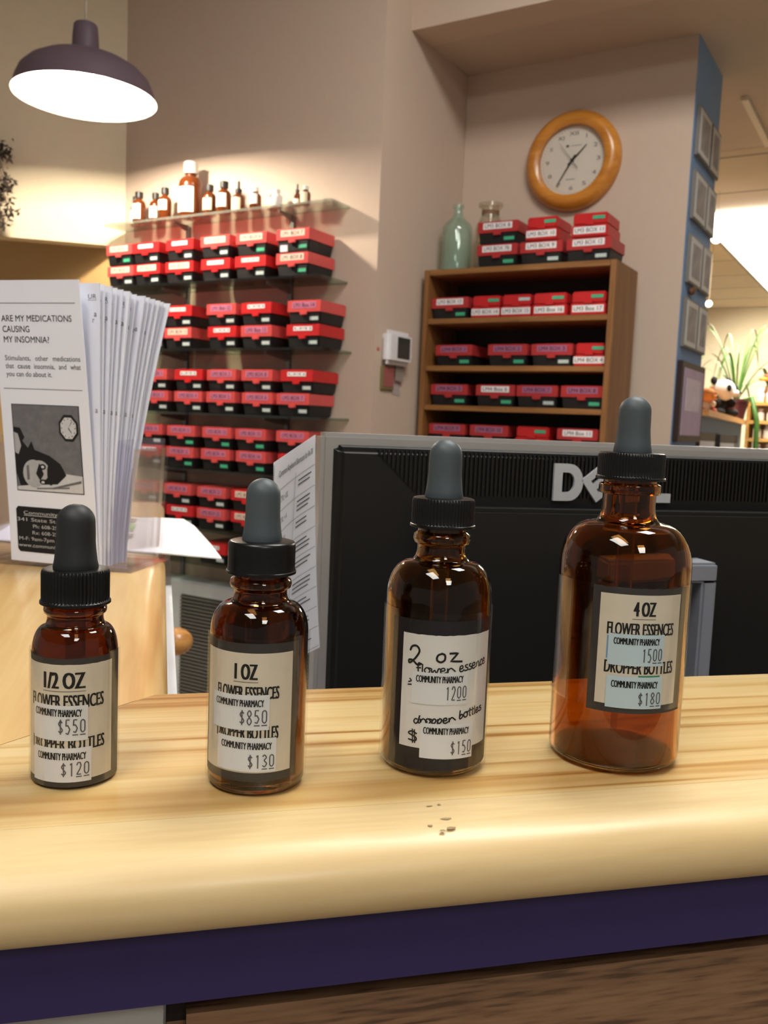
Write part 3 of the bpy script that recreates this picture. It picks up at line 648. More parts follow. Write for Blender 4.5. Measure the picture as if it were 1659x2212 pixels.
g = lambda u, v: ksheet(u, v, nn_sign * .0005)
b = MB(); write(b, 'Common Keyboard Shortcuts for Rx 30', .1, .92, .925, .026, ink, g, .004)
for k_ in range(10):
    v = .87 - k_ * .095; rect(b, .04, .98, v - .002, v, ink_g, g, 6)
    if k_ < 9:
        write(b, random.choice(('CTRL + A', 'CTRL + DEL', 'CTRL + P', 'CTRL + L')), .16, .36, v - .058, .024, ink_g, g)
        for q_ in (.022, .042, .062)[:2 + k_ % 2]: rect(b, .6, .9 - .1 * random.random(), v - q_ - .006, v - q_, ink_g, g, 4)
rect(b, .52, .526, -.01, .89, ink_g, g); b.obj('lettering', o)

MX, MY = .3385, .62
t = thing('computer_monitor', 'black computer monitor seen from behind, silver rim and grey logo', 'monitor', (MX, MY, .755))
mz = lambda z: z - .755
hw, zt, zb_ = .2285, 1.168, .86
b = MB(); b.box(-hw, hw, .004, .03, mz(zb_), mz(zt), mon_silver); b.obj('bezel', t, bevel=.003)
b = MB(); i_ = .007
V = [(-hw + i_, .006, mz(zb_ + i_)), (hw - i_, .006, mz(zb_ + i_)), (hw - i_, .006, mz(zt - i_)), (-hw + i_, .006, mz(zt - i_)), (-hw + i_ + .006, -.002, mz(zb_ + i_ + .006)), (hw - i_ - .006, -.002, mz(zb_ + i_ + .006)), (hw - i_ - .006, -.002, mz(zt - i_ - .004)), (-hw + i_ + .006, -.002, mz(zt - i_ - .004))]
b.mesh(V, [(0, 1, 5, 4), (1, 2, 6, 5), (2, 3, 7, 6), (3, 0, 4, 7), (4, 5, 6, 7), (3, 2, 1, 0)], mon_black)
b.box(-.155, .155, -.022, 0, mz(.885), mz(1.118), mon_black, taper=0); b.obj('back_shell', t, bevel=.003)
MB().box(-hw + .012, hw - .012, .0295, .031, mz(zb_ + .015), mz(zt - .012), mat('screen_black', (10, 10, 12), .15)).obj('screen', t)
b = MB(); x = -.188
while x < .215:
    z0 = 1.1255 if x > -.158 else 1.1255 + (-.158 - x) / .03 * .028
    b.box(x, x + .0016, -.0042, -.001, mz(z0), mz(1.157), mon_black); x += .0033
b.obj('vent_grille', t); b = MB(); b.box(.190, .212, -.0018, -.001, mz(1.044), mz(1.0915), mon_black)
for k_ in range(14): b.box(.188, .214, -.004, -.001, mz(1.045 + k_ * .0032), mz(1.0466 + k_ * .0032), mon_black)
b.obj('side_vent', t)
# logo: D, a tilted E, L, L
b = MB(); LZ0, LZ1, LX = mz(1.1235), mz(1.1515), -.0525; hh = LZ1 - LZ0
pl = lambda pts: b.prism(pts, lambda a, z, d: Vector((a, d, z)), -.0066, -.0038, logo_m)
def Dp(k_): return [(LX + .0062 * 0 + k_ * 0, 0)]
ro = [(LX, LZ0), (LX + .012, LZ0)] + [(LX + .0125 + .0115 * sin(a), LZ0 + hh / 2 - hh / 2 * cos(a)) for a in [pi * i / 12 for i in range(1, 12)]] + [(LX + .012, LZ1), (LX, LZ1)]
ri = [(LX + .0068, LZ0 + .0065), (LX + .011, LZ0 + .0065)] + [(LX + .0115 + .0055 * sin(a), LZ0 + hh / 2 - (hh / 2 - .0065) * cos(a)) for a in [pi * i / 12 for i in range(1, 12)]] + [(LX + .011, LZ1 - .0065), (LX + .0068, LZ1 - .0065)]
n = len(ro); vs = [Vector((a, d, z)) for d in (-.0066, -.0038) for a, z in ro + ri]
fs = []
for i in range(n):
    j = (i + 1) % n
    fs += [(i, j, n + j, n + i), (2 * n + i, 3 * n + i, 3 * n + j, 2 * n + j), (i, 2 * n + i, 2 * n + j, j), (n + i, n + j, 3 * n + j, 3 * n + i)]
b.mesh(vs, fs, logo_m); b.obj('logo_letter', t)
b = MB(); ex, ez, ca = LX + .0375, LZ0 + hh / 2, radians(38)
Rt = lambda a, z: (ex + a * cos(ca) - z * sin(ca), ez + a * sin(ca) + z * cos(ca))
e_ = [(-.0105, -.0105), (.0105, -.0105), (.0105, -.0055), (-.0045, -.0055), (-.0045, -.0025), (.009, -.0025), (.009, .0025), (-.0045, .0025), (-.0045, .0055), (.0105, .0055), (.0105, .0105), (-.0105, .0105)]
pl([Rt(*p) for p in e_]); b.obj('logo_letter', t)
for lx in (LX + .0535, LX + .0775):
    b = MB(); pl([(lx, LZ0), (lx + .0215, LZ0), (lx + .0215, LZ0 + .007), (lx + .0075, LZ0 + .007), (lx + .0075, LZ1), (lx, LZ1)]); b.obj('logo_letter', t)
b = MB(); b.box(-.03, .064, -.05, -.022, mz(1.068), mz(1.083), neck_m); b.box(.0515, .064, -.05, -.026, mz(.80), mz(1.070), neck_m); b.box(-.03, -.018, -.05, -.026, mz(.80), mz(1.070), neck_m); b.box(-.03, .064, -.05, -.03, mz(.775), mz(.80), neck_m)
b.obj('stand_neck', t, bevel=.002)['label'] = 'grey stand neck'
b = MB(); b.box(-.10, .16, -.11, .10, 0, .02, neck_m); b.obj('stand_foot', t, bevel=.004)
t = thing('work_desk', 'dark work desk behind the counter holding the monitor', 'desk', (.62, .78, 0))
desk_m = mat('dark_desk', (52, 44, 40), .5)
MB().box(-.5, .9, -.34, .3, .73, .755, desk_m).obj('desktop', t, bevel=.003)
for x, y in ((-.47, -.3), (.86, -.3), (-.47, .26), (.86, .26)): MB().box(x - .02, x + .02, y - .02, y + .02, 0, .73, desk_m).obj('leg', t)

# ------------------------------------------------------------------ glass shelves on the back wall
SH = [(1.863, 2.320), (1.626, 2.268), (1.403, 2.268), (1.187, 2.268), (.994, 2.268), (.790, 2.268), (.672, 2.268)]
ORD = ['top', 'second', 'third', 'fourth', 'fifth', 'sixth', 'lowest']
for i, (z, pf) in enumerate(SH):
    t = thing('glass_shelf', ORD[i] + ' glass shelf on the back wall, ' + ('carrying amber bottles' if i == 0 else 'carrying red and black boxes'), 'shelf', W(pf, -2.1, z), WALLROT, 'glass wall shelves')
    MB().box(-.53, .48 if i < 2 else .505, 0, 2.4285 - pf, -.008, 0, sheetglass if i == 0 else sheetglass_low).obj('glass_panel', t)
    for q in (-2.31, -1.845):
        b = MB(); d = 2.4185 - pf
        b.prism([(.03, -.0085), (d, -.0085), (d, -.030), (d - .012, -.030), (.03, -.016)], lambda a, z_, x: Vector((x + q + 2.1, a, z_)), -.002, .002, metal); b.obj('bracket', t)
for q, side in ((-2.31, 'left of the two'), (-1.845, 'right of the two')):
    tag(pqbox(2.4187, 2.4299, q - .008, q + .008, .55, 1.85, metal).obj('shelf_standard'), 'slotted metal wall track behind the glass shelves, ' + side, 'wall track', 'wall tracks for the shelves')

# ---- storage boxes
BD, BH = .142, .0735
_bm = {}
def box_mesh(kind, Wd, m):
    key = (kind, round(Wd, 4), m.name)
    if key in _bm: return _bm[key]
    b = MB(); h = Wd / 2
    if kind == 'base': b.box(-h + .003, h - .003, .003, BD - .003, 0, .037, m, taper=.004); bv = .003
    if kind == 'lid': b.box(-h, h, 0, BD, .036, BH - .002, m); b.box(-h + .007, h - .007, .007, BD - .007, BH - .002, BH, m); bv = .003
    if kind == 'latch': b.box(-.014, .014, -.0045, .0005, .027, .039, m); b.box(-.008, .008, -.0075, -.004, .026, .031, m); bv = .0015
    if kind == 'sticker': b.box(.020 * Wd / .128, .052 * Wd / .128, -.0004 + .0045, .0075, .011, .022, m); bv = 0
    if kind == 'label': b.box(-.046 * Wd / .128, .046 * Wd / .128, -.0008, .0005, .0475, .0675, m); bv = 0
    if kind == 'labels': b.box(-.036 * Wd / .128, .036 * Wd / .128, -.0008, .0005, .052, .0655, m); bv = 0
    if kind == 'fbase': b.box(-h + .003, h - .003, .003, BD - .003, .037, BH, m, taper=-.004); bv = .003
    _bm[key] = b.data(kind, None, bv); return _bm[key]
def storage_box(p, q, z, Wd, style, text, sticker, label, group, turn=0):
    """style: R red lid/white strip, C red lid/cream label, P pale lid/cream label, V pale lid/mauve label, F all red, turned upside down"""
    t = thing('storage_box', label, 'box', W(p, q, z), WALLROT + turn, group)
    if style == 'F':
        # lid below, base above
        b = MB(); h = Wd / 2
        b.box(-h, h, 0, BD, 0, .0375, lid_red); b.obj('lid', t, bevel=.003)
        b = MB(); b.box(-h + .003, h - .003, .003, BD - .003, .0375, BH, lid_red); b.obj('base', t, bevel=.004)
        MB().box(-.014, .014, -.0045, .0035, .034, .046, lid_red).obj('latch', t, bevel=.0015)
        MB().box(.008, .046, .0015, .0035, .053, .063, st_green if sticker == 'g' else st_silver).obj('sticker', t)
        if text:
            lb = MB().box(-.05, .05, -.0008, .0005, .010, .031, lab_wht).obj('label', t)
            b = MB(); write(b, text, -.045, .045, .0145, .0125, ink_soft, lambda u, v: Vector((u, -.001, v)), .012); b.obj('lettering', lb)
        return t
    lm = lid_red if style in 'RC' else lid_dull if style in 'WM' else lid_pink
    link('base', box_mesh('base', Wd, box_black), t); ld = link('lid', box_mesh('lid', Wd, lm), t); link('latch', box_mesh('latch', Wd, lm), ld)
    k = Wd / .128
    lmat = {'R': lab_wht, 'C': lab_cream, 'P': lab_cream, 'V': lab_viol, 'M': lab_mauve, 'W': lab_wht}[style]
    small = style == 'R'
    lb = link('label', box_mesh('labels' if small else 'label', Wd, lmat), ld)
    fn = lambda u, v: Vector((u, -.0011, v)); b = MB()
    if text:
        if small: write(b, text, -.031 * k, .031 * k, .056, .006, ink_g, fn)
        else: write(b, text, -.040 * k, .040 * k, .0515, .0125, ink_soft, fn, .010)
        b.obj('lettering', lb)
    if sticker: link('sticker', box_mesh('sticker', Wd, st_green if sticker == 'g' else st_silver), t)
    return t
NTH = ['first', 'second', 'third', 'fourth', 'fifth', 'sixth']
COLN = {'R': 'red-lidded', 'C': 'red-lidded', 'P': 'pale-lidded', 'V': 'pale-lidded', 'M': 'red-lidded', 'F': 'upturned all-red', 'W': 'red-lidded'}
def tier(shelf, z, pf, name, qs, spec, Wd, group, where):
    for k, (q, s) in enumerate(zip(qs, spec)):
        st, tx, sk = s
        lab = '%s box%s, %s along %s' % (COLN[st], (' marked ' + tx) if (tx and st != 'R') else '', NTH[k], where)
        storage_box(pf + random.uniform(0, .006), q, z, Wd, st, tx if st != 'R' else (tx or 'BOX'), sk, lab, group, random.uniform(-.02, .02))
R_ = ('R', 'LM1', 's')
rows = [
 (1, 0, 'lower', [-2.499, -2.365, -2.213, -2.049, -1.899, -1.731], [('P', 'LM1 BOX 2', 's'), ('C', 'LM1 BOX 3', 's'), ('C', 'LM1 BOX 4', 's'), R_, R_, ('P', 'LM1 BOX 8', 'g')]),
 (1, 1, 'upper', [-2.503, -2.373, -2.213, -2.05, -1.90, -1.732], [('P', 'LM1 BOX 1', 'g'), R_, R_, ('P', 'LM1 BOX 5', 's'), ('P', 'LM1 BOX 6', 'g'), ('P', 'LM1 BOX 7', 'g')]),
 (2, 0, 'lower', [-2.345, -2.212, -2.012, -1.867, -1.682], [R_, ('P', 'LM1 BOX 11', 's'), R_, ('V', 'LM1 Box 13', 's'), R_]),
 (2, 1, 'upper', [-2.345, -2.212, -2.018, -1.871, -1.680], [R_, R_, ('V', 'LM1 Box 12', 's'), R_, ('V', 'LM1 Box 14', 's')]),
 (3, 0, 'lower', [-2.32, -2.162, -2.014, -1.857, -1.71], [('V', 'LM2 BOX 3', 's'), ('V', 'LM2 BOX 4', 's'), ('V', 'LM2 BOX 5', 's'), ('V', 'LM2 BOX 6', 's'), ('V', 'LM2 BOX 7', 's')]),
 (3, 1, 'upper', [-2.322, -2.158, -2.014, -1.862, -1.70], [('V', 'LM2 BOX 1', 's'), R_, ('V', 'LM2 BOX 2', 's'), ('V', 'LM2 BOX 8', 's'), R_]),
 (4, 0, 'lower', [-2.341, -2.194, -2.033, -1.876, -1.70], [R_, ('V', 'LM2 BOX 12', 'g'), ('V', 'LM2 BOX 14', 'g'), ('V', 'LM2 BOX 16', 'g'), R_]),
 (4, 1, 'upper', [-2.343, -2.187, -2.027, -1.881, -1.711], [('V', 'LM2 BOX 10', 's'), ('V', 'LM2 BOX 11', 'g'), ('V', 'LM2 BOX 13', 'g'), ('V', 'LM2 BOX 15', 'g'), ('V', 'LM2 BOX 17', 's')]),
 (5, 0, 'lower', [-2.345, -2.19, -2.047, -1.894, -1.72], [R_, R_, ('V', 'LM2 BOX 22', 's'), ('C', 'LM2 BOX 24', 's'), R_]),
 (5, 1, 'upper', [-2.36, -2.2, -2.047, -1.895, -1.72], [('V', 'LM2 BOX 19', 's'), ('V', 'LM2 BOX 20', 's'), ('V', 'LM2 BOX 21', 's'), ('C', 'LM2 BOX 23', 's'), R_]),
 (6, 0, 'only', [-2.04, -1.885], [R_, R_])]
for sh, tr, nm, qs, spec in rows:
    tier(sh, SH[sh][0] + .0003 + tr * (BH + .0004), 2.274, nm, qs, spec, .128, 'storage boxes on the glass shelves', '%s tier of %s glass shelf' % (nm, ORD[sh]))
b = MB(); b.box(-.050, -.022, .0045, .0075, .003, .032, lab_wht)
for o in bpy.data.objects:
    if o.get('label', '').startswith('pale-lidded box marked LM1 BOX 7'): b.obj('square_note', o); break

# ---- bottles on the top glass shelf
cap_w = mat('white_cap', (226, 220, 210), .45); cap_b = mat('dark_cap', (30, 26, 26), .4)
jl_w = mat('bottle_label_white', (244, 236, 226), .6, noise=.02); jl_c = mat('bottle_label_cream', (232, 214, 180), .6, noise=.03)
def small_bottle(p, q, z, r, h, capm, lab, lz, text, group, cat='bottle', drop=False, body=None, z_off=0):
    t = thing('amber_bottle' if body is None else 'white_bottle', text, cat, W(p, q, z), WALLROT, group)
    hb = h * (.80 if not drop else .62); rn = r * .45
    pr = [(0, 0), (r * .92, 0), (r, r * .1), (r, hb * .70)] + [(r - (r - rn) * (1 - cos(a)), hb * .70 + hb * .22 * sin(a)) for a in [pi / 2 * i / 6 for i in range(1, 7)]] + [(rn, hb), (0, hb)]
    MB().lathe(pr, body or amber_s, 28).obj('body', t, 50)
    if drop:
        b = MB(); b.lathe([(0, hb), (r * .55, hb), (r * .55, hb + h * .12), (r * .28, hb + h * .13), (r * .26, h * .94), (r * .18, h), (0, h)], capm, 20); b.obj('dropper_cap', t, 50)
    else:
        b = MB(); b.lathe([(0, hb - h * .005), (rn * 1.3, hb - h * .005), (rn * 1.3, h * .985), (rn * 1.15, h), (0, h)], capm, 24); b.obj('cap', t, 40)
    if lab:
        b = MB(); n = 18; a0, a1 = -1.35, 1.0; V = []
        for i in range(n + 1):
            a = a0 + (a1 - a0) * i / n
            for rr in (r + .0004, r + .0001):
                for zz in (hb * lz[0], hb * lz[1]): V.append((rr * sin(a), -rr * cos(a), zz))
        Fc = [f for i in range(n) for f in ((4 * i, 4 * i + 4, 4 * i + 5, 4 * i + 1), (4 * i + 2, 4 * i + 3, 4 * i + 7, 4 * i + 6))]
        b.mesh(V, Fc, lab); b.obj('label', t)
    return t
zs = SH[0][0] + .0003; G = 'bottles on the top glass shelf'
for p, q, r, h, c, l, lz, tx, dr in (
 (2.396, -2.552, .017, .108, cap_b, jl_w, (.1, .66), 'slim amber bottle with black cap at the wall end of the top shelf', False),
 (2.352, -2.486, .0245, .108, cap_b, jl_w, (.12, .72), 'squat amber bottle with broad black cap and large white label', False),
 (2.385, -2.437, .022, .108, cap_b, jl_w, (.2, .66), 'amber bottle with white label, second from the big brown bottle', False),
 (2.357, -2.362, .0235, .112, cap_b, jl_w, (.36, .74), 'amber bottle with short white label beside the big brown bottle', False),
 (2.370, -2.253, .042, .190, cap_w, jl_w, (.1, .66), 'biggest brown bottle with white cap on the top glass shelf', False),
 (2.366, -2.160, .0235, .104, cap_b, jl_c, (.2, .68), 'amber bottle with cream label just past the big brown bottle', False),
 (2.364, -2.094, .0255, .108, cap_b, jl_w, (.24, .76), 'amber bottle with bright white label and tall black cap', False),
 (2.366, -2.032, .0225, .104, cap_b, jl_c, (.1, .72), 'amber dropper bottle with cream label on the top glass shelf', True),
 (2.370, -1.962, .0205, .078, cap_w, jl_w, (.34, .86), 'short white-capped amber bottle standing alone on the top shelf', False),
 (2.380, -1.897, .0165, .062, cap_w, jl_c, (.1, .8), 'tiny amber bottle with cream label, half behind a white pot', False),
 (2.366, -1.785, .0115, .070, cap_b, jl_w, (.1, .5), 'thin black dropper vial near the free end of the top shelf', True),
 (2.366, -1.752, .0165, .060, cap_w, jl_c, (.1, .82), 'tiny cream-labelled bottle with white cap, last on the top shelf', False)):
    small_bottle(p, q, zs, r, h, c, l, lz, tx, G, drop=dr)
small_bottle(2.352, -1.857, zs, .0185, .056, cap_w, None, (0, 1), 'small white pot with white cap on the top glass shelf', G, body=mat('white_pot', (228, 222, 218), .5))

# ------------------------------------------------------------------ bookcase
PF, PB, QL, QR, BT = 2.70, 2.935, -1.488, -.826, 1.700
t = thing('bookcase', 'open brown wooden bookcase filled with red and black boxes', 'bookcase', W(PF, (QL + QR) / 2, 0), WALLROT)
hwk = (QR - QL) / 2; dk = PB - PF; back_m = mat('bookcase_back', (58, 48, 46), .7); tk = .019
MB().box(-hwk, -hwk + tk, 0, dk, 0, BT, shelfwood).obj('side_panel', t, bevel=.0015); MB().box(hwk - tk, hwk, 0, dk, 0, BT, shelfwood).obj('side_panel', t, bevel=.0015)
MB().box(-hwk + tk + .0005, hwk - tk - .0005, 0, dk, BT - tk, BT, shelfwood_x).obj('top_panel', t, bevel=.0015)
MB().box(-hwk + tk, hwk - tk, dk - .008, dk - .001, .02, BT - tk, back_m).obj('back_panel', t)
BS = [1.537, 1.3795, 1.247, 1.112, .95, .78, .6, .42, .2]
for z in BS: MB().box(-hwk + tk + .0005, hwk - tk - .0005, .003, dk - .009, z - .0175, z, shelfwood_x).obj('shelf', t, bevel=.001)
def brow(z, pf, qs, spec, widths, where, group='boxes in and on the bookcase'):
    for k, (q, s, w_) in enumerate(zip(qs, spec, widths)):
        st, tx, sk = s
        lab = '%s box%s, %s along %s' % (COLN[st], (' marked ' + tx) if tx else '', NTH[k], where)
        storage_box(pf + random.uniform(0, .006), q, z, w_, st, tx, sk, lab, group, random.uniform(-.02, .02))
brow(BT + .0003, 2.706, [-1.228, -1.077, -.922], [('W', 'LM3 BOX 7B', 'g'), ('W', 'LM3 BOX 9', 's'), ('W', 'LM3 BOX 12', 's')], [.142] * 3, 'lower tier on bookcase top')
brow(BT + .0007 + BH, 2.707, [-1.231, -1.078, -.922], [('W', 'LM3 BOX 8', 'g'), ('F', 'LM3 BOX 10', 'g'), ('F', 'LM3 BOX 11', 'g')], [.142, .106, .114], 'upper tier on bookcase top')
W_ = .14
brow(BS[0] + .0003, 2.718, [-1.397, -1.265, -1.156, -1.041, -.914], [('W', 'LM3 BOX 13', 'g'), ('F', 'LM3 BOX 14', 'g'), ('F', 'LM3 BOX 15', 's'), ('F', 'LM3 Box 16', 'g'), ('F', 'LM3 Box 17', 'g')], [W_, .104, .104, .116, .114], 'top compartment of bookcase')
brow(BS[1] + .0003, 2.730, [-1.380, -1.182, -1.030, -.906], [('M', 'LM4 BOX 1', 'g'), ('M', 'LM4 BOX 2', 'g'), ('M', 'LM4 BOX 3', 's'), ('F', 'LM4 BOX 4', 'g')], [W_, W_, W_, .098], 'second compartment of bookcase')
brow(BS[2] + .0003, 2.730, [-1.392, -1.219, -1.072, -.92], [('M', 'LM4 BOX 5', 'g'), ('W', 'LM4 Box 6', 'g'), ('M', 'LM4 BOX 7', 's'), ('M', 'LM4 BOX 8', 'g')], [W_] * 4, 'third compartment of bookcase')
brow(BS[3] + .0003, 2.730, [-1.393, -1.234, -1.080, -.927], [('M', 'LM4 BOX 9', 'g'), ('M', 'LM4 BOX 10', 'g'), ('F', None, 'g'), ('W', 'LM4 Box 11', 's')], [W_, W_, .118, .136], 'fourth compartment of bookcase')
gg = clear('pale_green_glass', (240, 248, 244), .05, .05, .4, body=(196, 222, 206), solid=.16)
o = MB().lathe([(0, 0), (.046, 0), (.052, .006), (.053, .02), (.053, .148), (.051, .162), (.043, .177), (.030, .189), (.020, .199), (.016, .211), (.0145, .225), (.0155, .228), (.0195, .230), (.0195, .241), (.012, .242), (.010, .2), (.03, .182), (.048, .148), (.049, .012), (0, .01)], gg, 40).obj('green_bottle', smooth=50)
o.location = W(2.83, -1.436, BT + .0003); tag(o, 'pale green glass bottle on the bookcase corner by the pier', 'bottle')
t = thing('glass_jar', 'clear wide-mouthed apothecary jar with a small tan label', 'jar', W(2.877, -1.335, BT + .0003))
jar = clear('clear_jar_glass', (244, 240, 232), .07, .05, .5, body=(222, 212, 196), solid=.15)
MB().lathe([(0, 0), (.044, 0), (.049, .006), (.049, .155), (.046, .175), (.034, .198), (.030, .207), (.030, .225), (.036, .232), (.042, .236), (.042, .246), (.03, .247), (.027, .2), (.042, .17), (.045, .012), (0, .01)], jar, 40).obj('body', t, 50)
MB().lathe([(.0301, .2075), (.0303, .2075), (.0303, .222), (.0301, .222)], mat('jar_neck_band', (120, 92, 66), .6), 32).obj('neck_band', t)
b = MB(); V = []
for i in range(9):
    a = radians(-52 - 45 + i * 6)
    for zz in (.11, .155): V.append((.0494 * sin(a + pi / 2 - radians(60)), -.0494 * cos(a + pi / 2 - radians(60)), zz))
b.mesh(V, [(2 * i, 2 * i + 2, 2 * i + 3, 2 * i + 1) for i in range(8)], mat('jar_label', (196, 150, 84), .6)); b.obj('label', t)

# ------------------------------------------------------------------ wall clock
t = thing('wall_clock', 'round wall clock in a wide honey wood frame above the bookcase', 'clock', W(2.9995, -1.089, 2.092), WALLROT)
up = lambda v: Vector((v.x, -v.z, v.y))          # lathe axis -> out of the wall
R1, R2 = .166, .116
MB().lathe([(R2, .004), (R2, .034), (R2 + .008, .040), (R2 + .024, .043), (R1 - .016, .038), (R1 - .004, .028), (R1, .016), (R1, .0), (R2, .0)], clockwood, 72, T=up).obj('frame', t, 50)
dial_m = mat('dial_paper', (244, 236, 222), .6, noise=.02)
MB().lathe([(0, .0), (R2 - .0005, .0), (R2 - .0005, .016), (0, .016)], dial_m, 64, T=up).obj('dial', t)
fn = lambda u, v: Vector((u, -.0165, v)); fn2 = lambda u, v: Vector((u, -.019, v)); b = MB()
for k_, s_ in enumerate(('XII', 'I', '2', '3', '4', '5', '6', '7', '8', '9', 'X', 'XI')):
    a = pi / 2 - k_ * pi / 6; x, y = .090 * cos(a), .090 * sin(a); w_ = .0014 if s_ == 'I' else .0066 * len(s_) / 1.4 + .002
    write(b, s_, x - w_, x + w_, y - .0065, .013, ink_g, fn)
for k_ in range(60):
    a = k_ * pi / 30; stroke(b, [(.104 * cos(a), .104 * sin(a)), (.108 * cos(a), .108 * sin(a))], .0012, ink_g, fn, False)
b.face([fn(-.02 + .006 * cos(k_ * pi / 4), .050 + .004 * sin(k_ * pi / 4)) for k_ in range(8)], ink); rect(b, -.008, .03, .049, .0505, ink_g, fn); rect(b, -.02, .012, -.062, -.060, ink_g, fn)
b.obj('numerals', t)
def hand(n, ang, l, tail, w_, d, m):
    b = MB(); a = radians(90 - ang); dx, dz = cos(a), sin(a)
    pts = [(-tail * dx - w_ * dz, -tail * dz + w_ * dx), (-tail * dx + w_ * dz, -tail * dz - w_ * dx), (l * dx + w_ * .35 * dz, l * dz - w_ * .35 * dx), (l * dx - w_ * .35 * dz, l * dz + w_ * .35 * dx)]
    b.prism(pts, lambda x, z, y: Vector((x, y, z)), -d, -d - .0012, m); b.obj(n, t)
hand('hour_hand', 45, .068, .02, .0036, .0195, ink); hand('minute_hand', 212, .098, .02, .0030, .0215, ink); hand('second_hand', 322, .075, .035, .0012, .0235, ink_g)
MB().lathe([(0, .016), (.005, .016), (.005, .026), (0, .026)], ink, 16, T=up).obj('hub', t)
MB().lathe([(0, .031), (R2 - .0005, .031), (R2 - .0005, .0325), (0, .0325)], pane, 48, T=up).obj('cover_glass', t)

# ------------------------------------------------------------------ pier: thermostat and notes
pier = lambda p, z, d=0.0: W(p, -1.511 + d, z)
PR = pi / 4      # local x along p, local y = -q (into the pier)
t = thing('thermostat', 'white thermostat with dark display on the pier beside the bookcase', 'thermostat', pier(2.555, 1.4225, .0004), PR)
wp = mat('thermostat_white', (232, 229, 230), .45)
b = MB(); b.box(-.088, .072, -.034, 0, -.054, .056, wp); b.obj('body', t, bevel=.014)
MB().box(-.034, .046, -.0355, -.0338, -.032, .036, mat('display_dark', (62, 66, 58), .25)).obj('display', t)
t = thing('framed_notice', 'small red notice in an olive frame below the thermostat', 'notice', pier(2.515, 1.328, .0004), PR)
MB().box(-.042, .036, -.008, 0, -.042, .034, mat('olive_frame', (128, 118, 78), .6)).obj('frame', t, bevel=.002)
MB().box(-.032, .032, -.0092, -.0078, -.032, .032, mat('red_notice', (160, 92, 86), .6, noise=.12, scale=150)).obj('notice_card', t)
tag(MB().prism([(2.556, 1.372), (2.606, 1.368), (2.606, 1.316), (2.556, 1.320)], lambda p, z, d: pier(p, z, d), .0095, .0105, mat('grey_note', (150, 138, 130), .7)).obj('wall_note'), 'grey paper note taped below the thermostat beside the red notice', 'note')
tag(MB().prism([(2.560, 1.318), (2.600, 1.314), (2.606, 1.270), (2.552, 1.274)], lambda p, z, d: pier(p, z, d), .0005, .0015, mat('pale_note', (176, 164, 160), .7)).obj('wall_note'), 'pale paper slip with a ragged edge, lowest under the thermostat', 'note')
tag(MB().prism([(2.648, 1.446), (2.656, 1.446), (2.668, 1.404), (2.656, 1.402)], lambda p, z, d: pier(p, z, d), .0005, .006, wp).obj('hanging_tag'), 'narrow white tag hanging beside the thermostat', 'tag')
tag(MB().prism([(2.448, 1.419), (2.462, 1.419), (2.462, 1.409), (2.448, 1.409)], lambda p, z, d: pier(p, z, d), .0005, .0015, mat('red_sticker', (196, 100, 84), .6)).obj('red_sticker'), 'tiny red sticker on the pier edge beside the thermostat', 'sticker')

# ------------------------------------------------------------------ frames on the blue wall
bl = lambda p, z, d=0.0: W(p, -.699 + d, z)
fr_d = mat('frame_dark', (124, 118, 112), .5); mat_b = mat('mount_board', (216, 214, 210), .7); pic = mat('print_picture', (168, 160, 158), .7, noise=.5, scale=25)
ROWN = ['top', 'second', 'third', 'lowest']
for r_, (z1, z0) in enumerate(((2.236, 2.080), (2.036, 1.880), (1.832, 1.676), (1.630, 1.468))):
    for c_, (p0, p1) in enumerate(((3.03, 3.213), (3.228, 3.372))):
        t = thing('picture_frame', 'small dark framed print on the blue wall end, %s row, %s' % (ROWN[r_], ('near column', 'far column')[c_]), 'framed picture', bl((p0 + p1) / 2, (z0 + z1) / 2, .0004), PR, 'framed prints on the blue wall')
        a, h = (p1 - p0) / 2, (z1 - z0) / 2
        MB().box(-a, a, -.012, 0, -h, h, fr_d).obj('frame', t, bevel=.002); MB().box(-a + .008, a - .008, -.013, -.0115, -h + .008, h - .008, mat_b).obj('mount', t)
        MB().box(-a + .03, a - .03, -.0138, -.0128, -h + .025, h - .025, pic).obj('print', t)
t = thing('poster_frame', 'mauve poster in a dark brown frame, lowest on the blue wall', 'framed poster', bl(3.193, 1.29, .0004), PR)
MB().box(-.18, .18, -.018, 0, -.135, .133, mat('frame_brown', (52, 36, 36), .45)).obj('frame', t, bevel=.002)
MB().box(-.15, .155, -.0192, -.0175, -.112, .112, mat('poster_mauve', (186, 164, 196), .5, noise=.2, scale=12)).obj('poster', t)
MB().box(-.11, .11, -.0200, -.019, -.03, .08, mat('poster_panel', (216, 204, 220), .5, noise=.15, scale=30)).obj('text_panel', t)
t = thing('small_ornament', 'little brown ornament on the blue wall between picture rows', 'ornament', bl(3.09, 1.654, .0005), PR)
MB().ball((0, -.012, 0), (.016, .011, .012), mat('ornament_brown', (110, 70, 44), .6)).obj('body', t, 60); MB().ball((.02, -.012, .008), (.010, .009, .010), MATS['ornament_brown']).obj('head', t, 60)

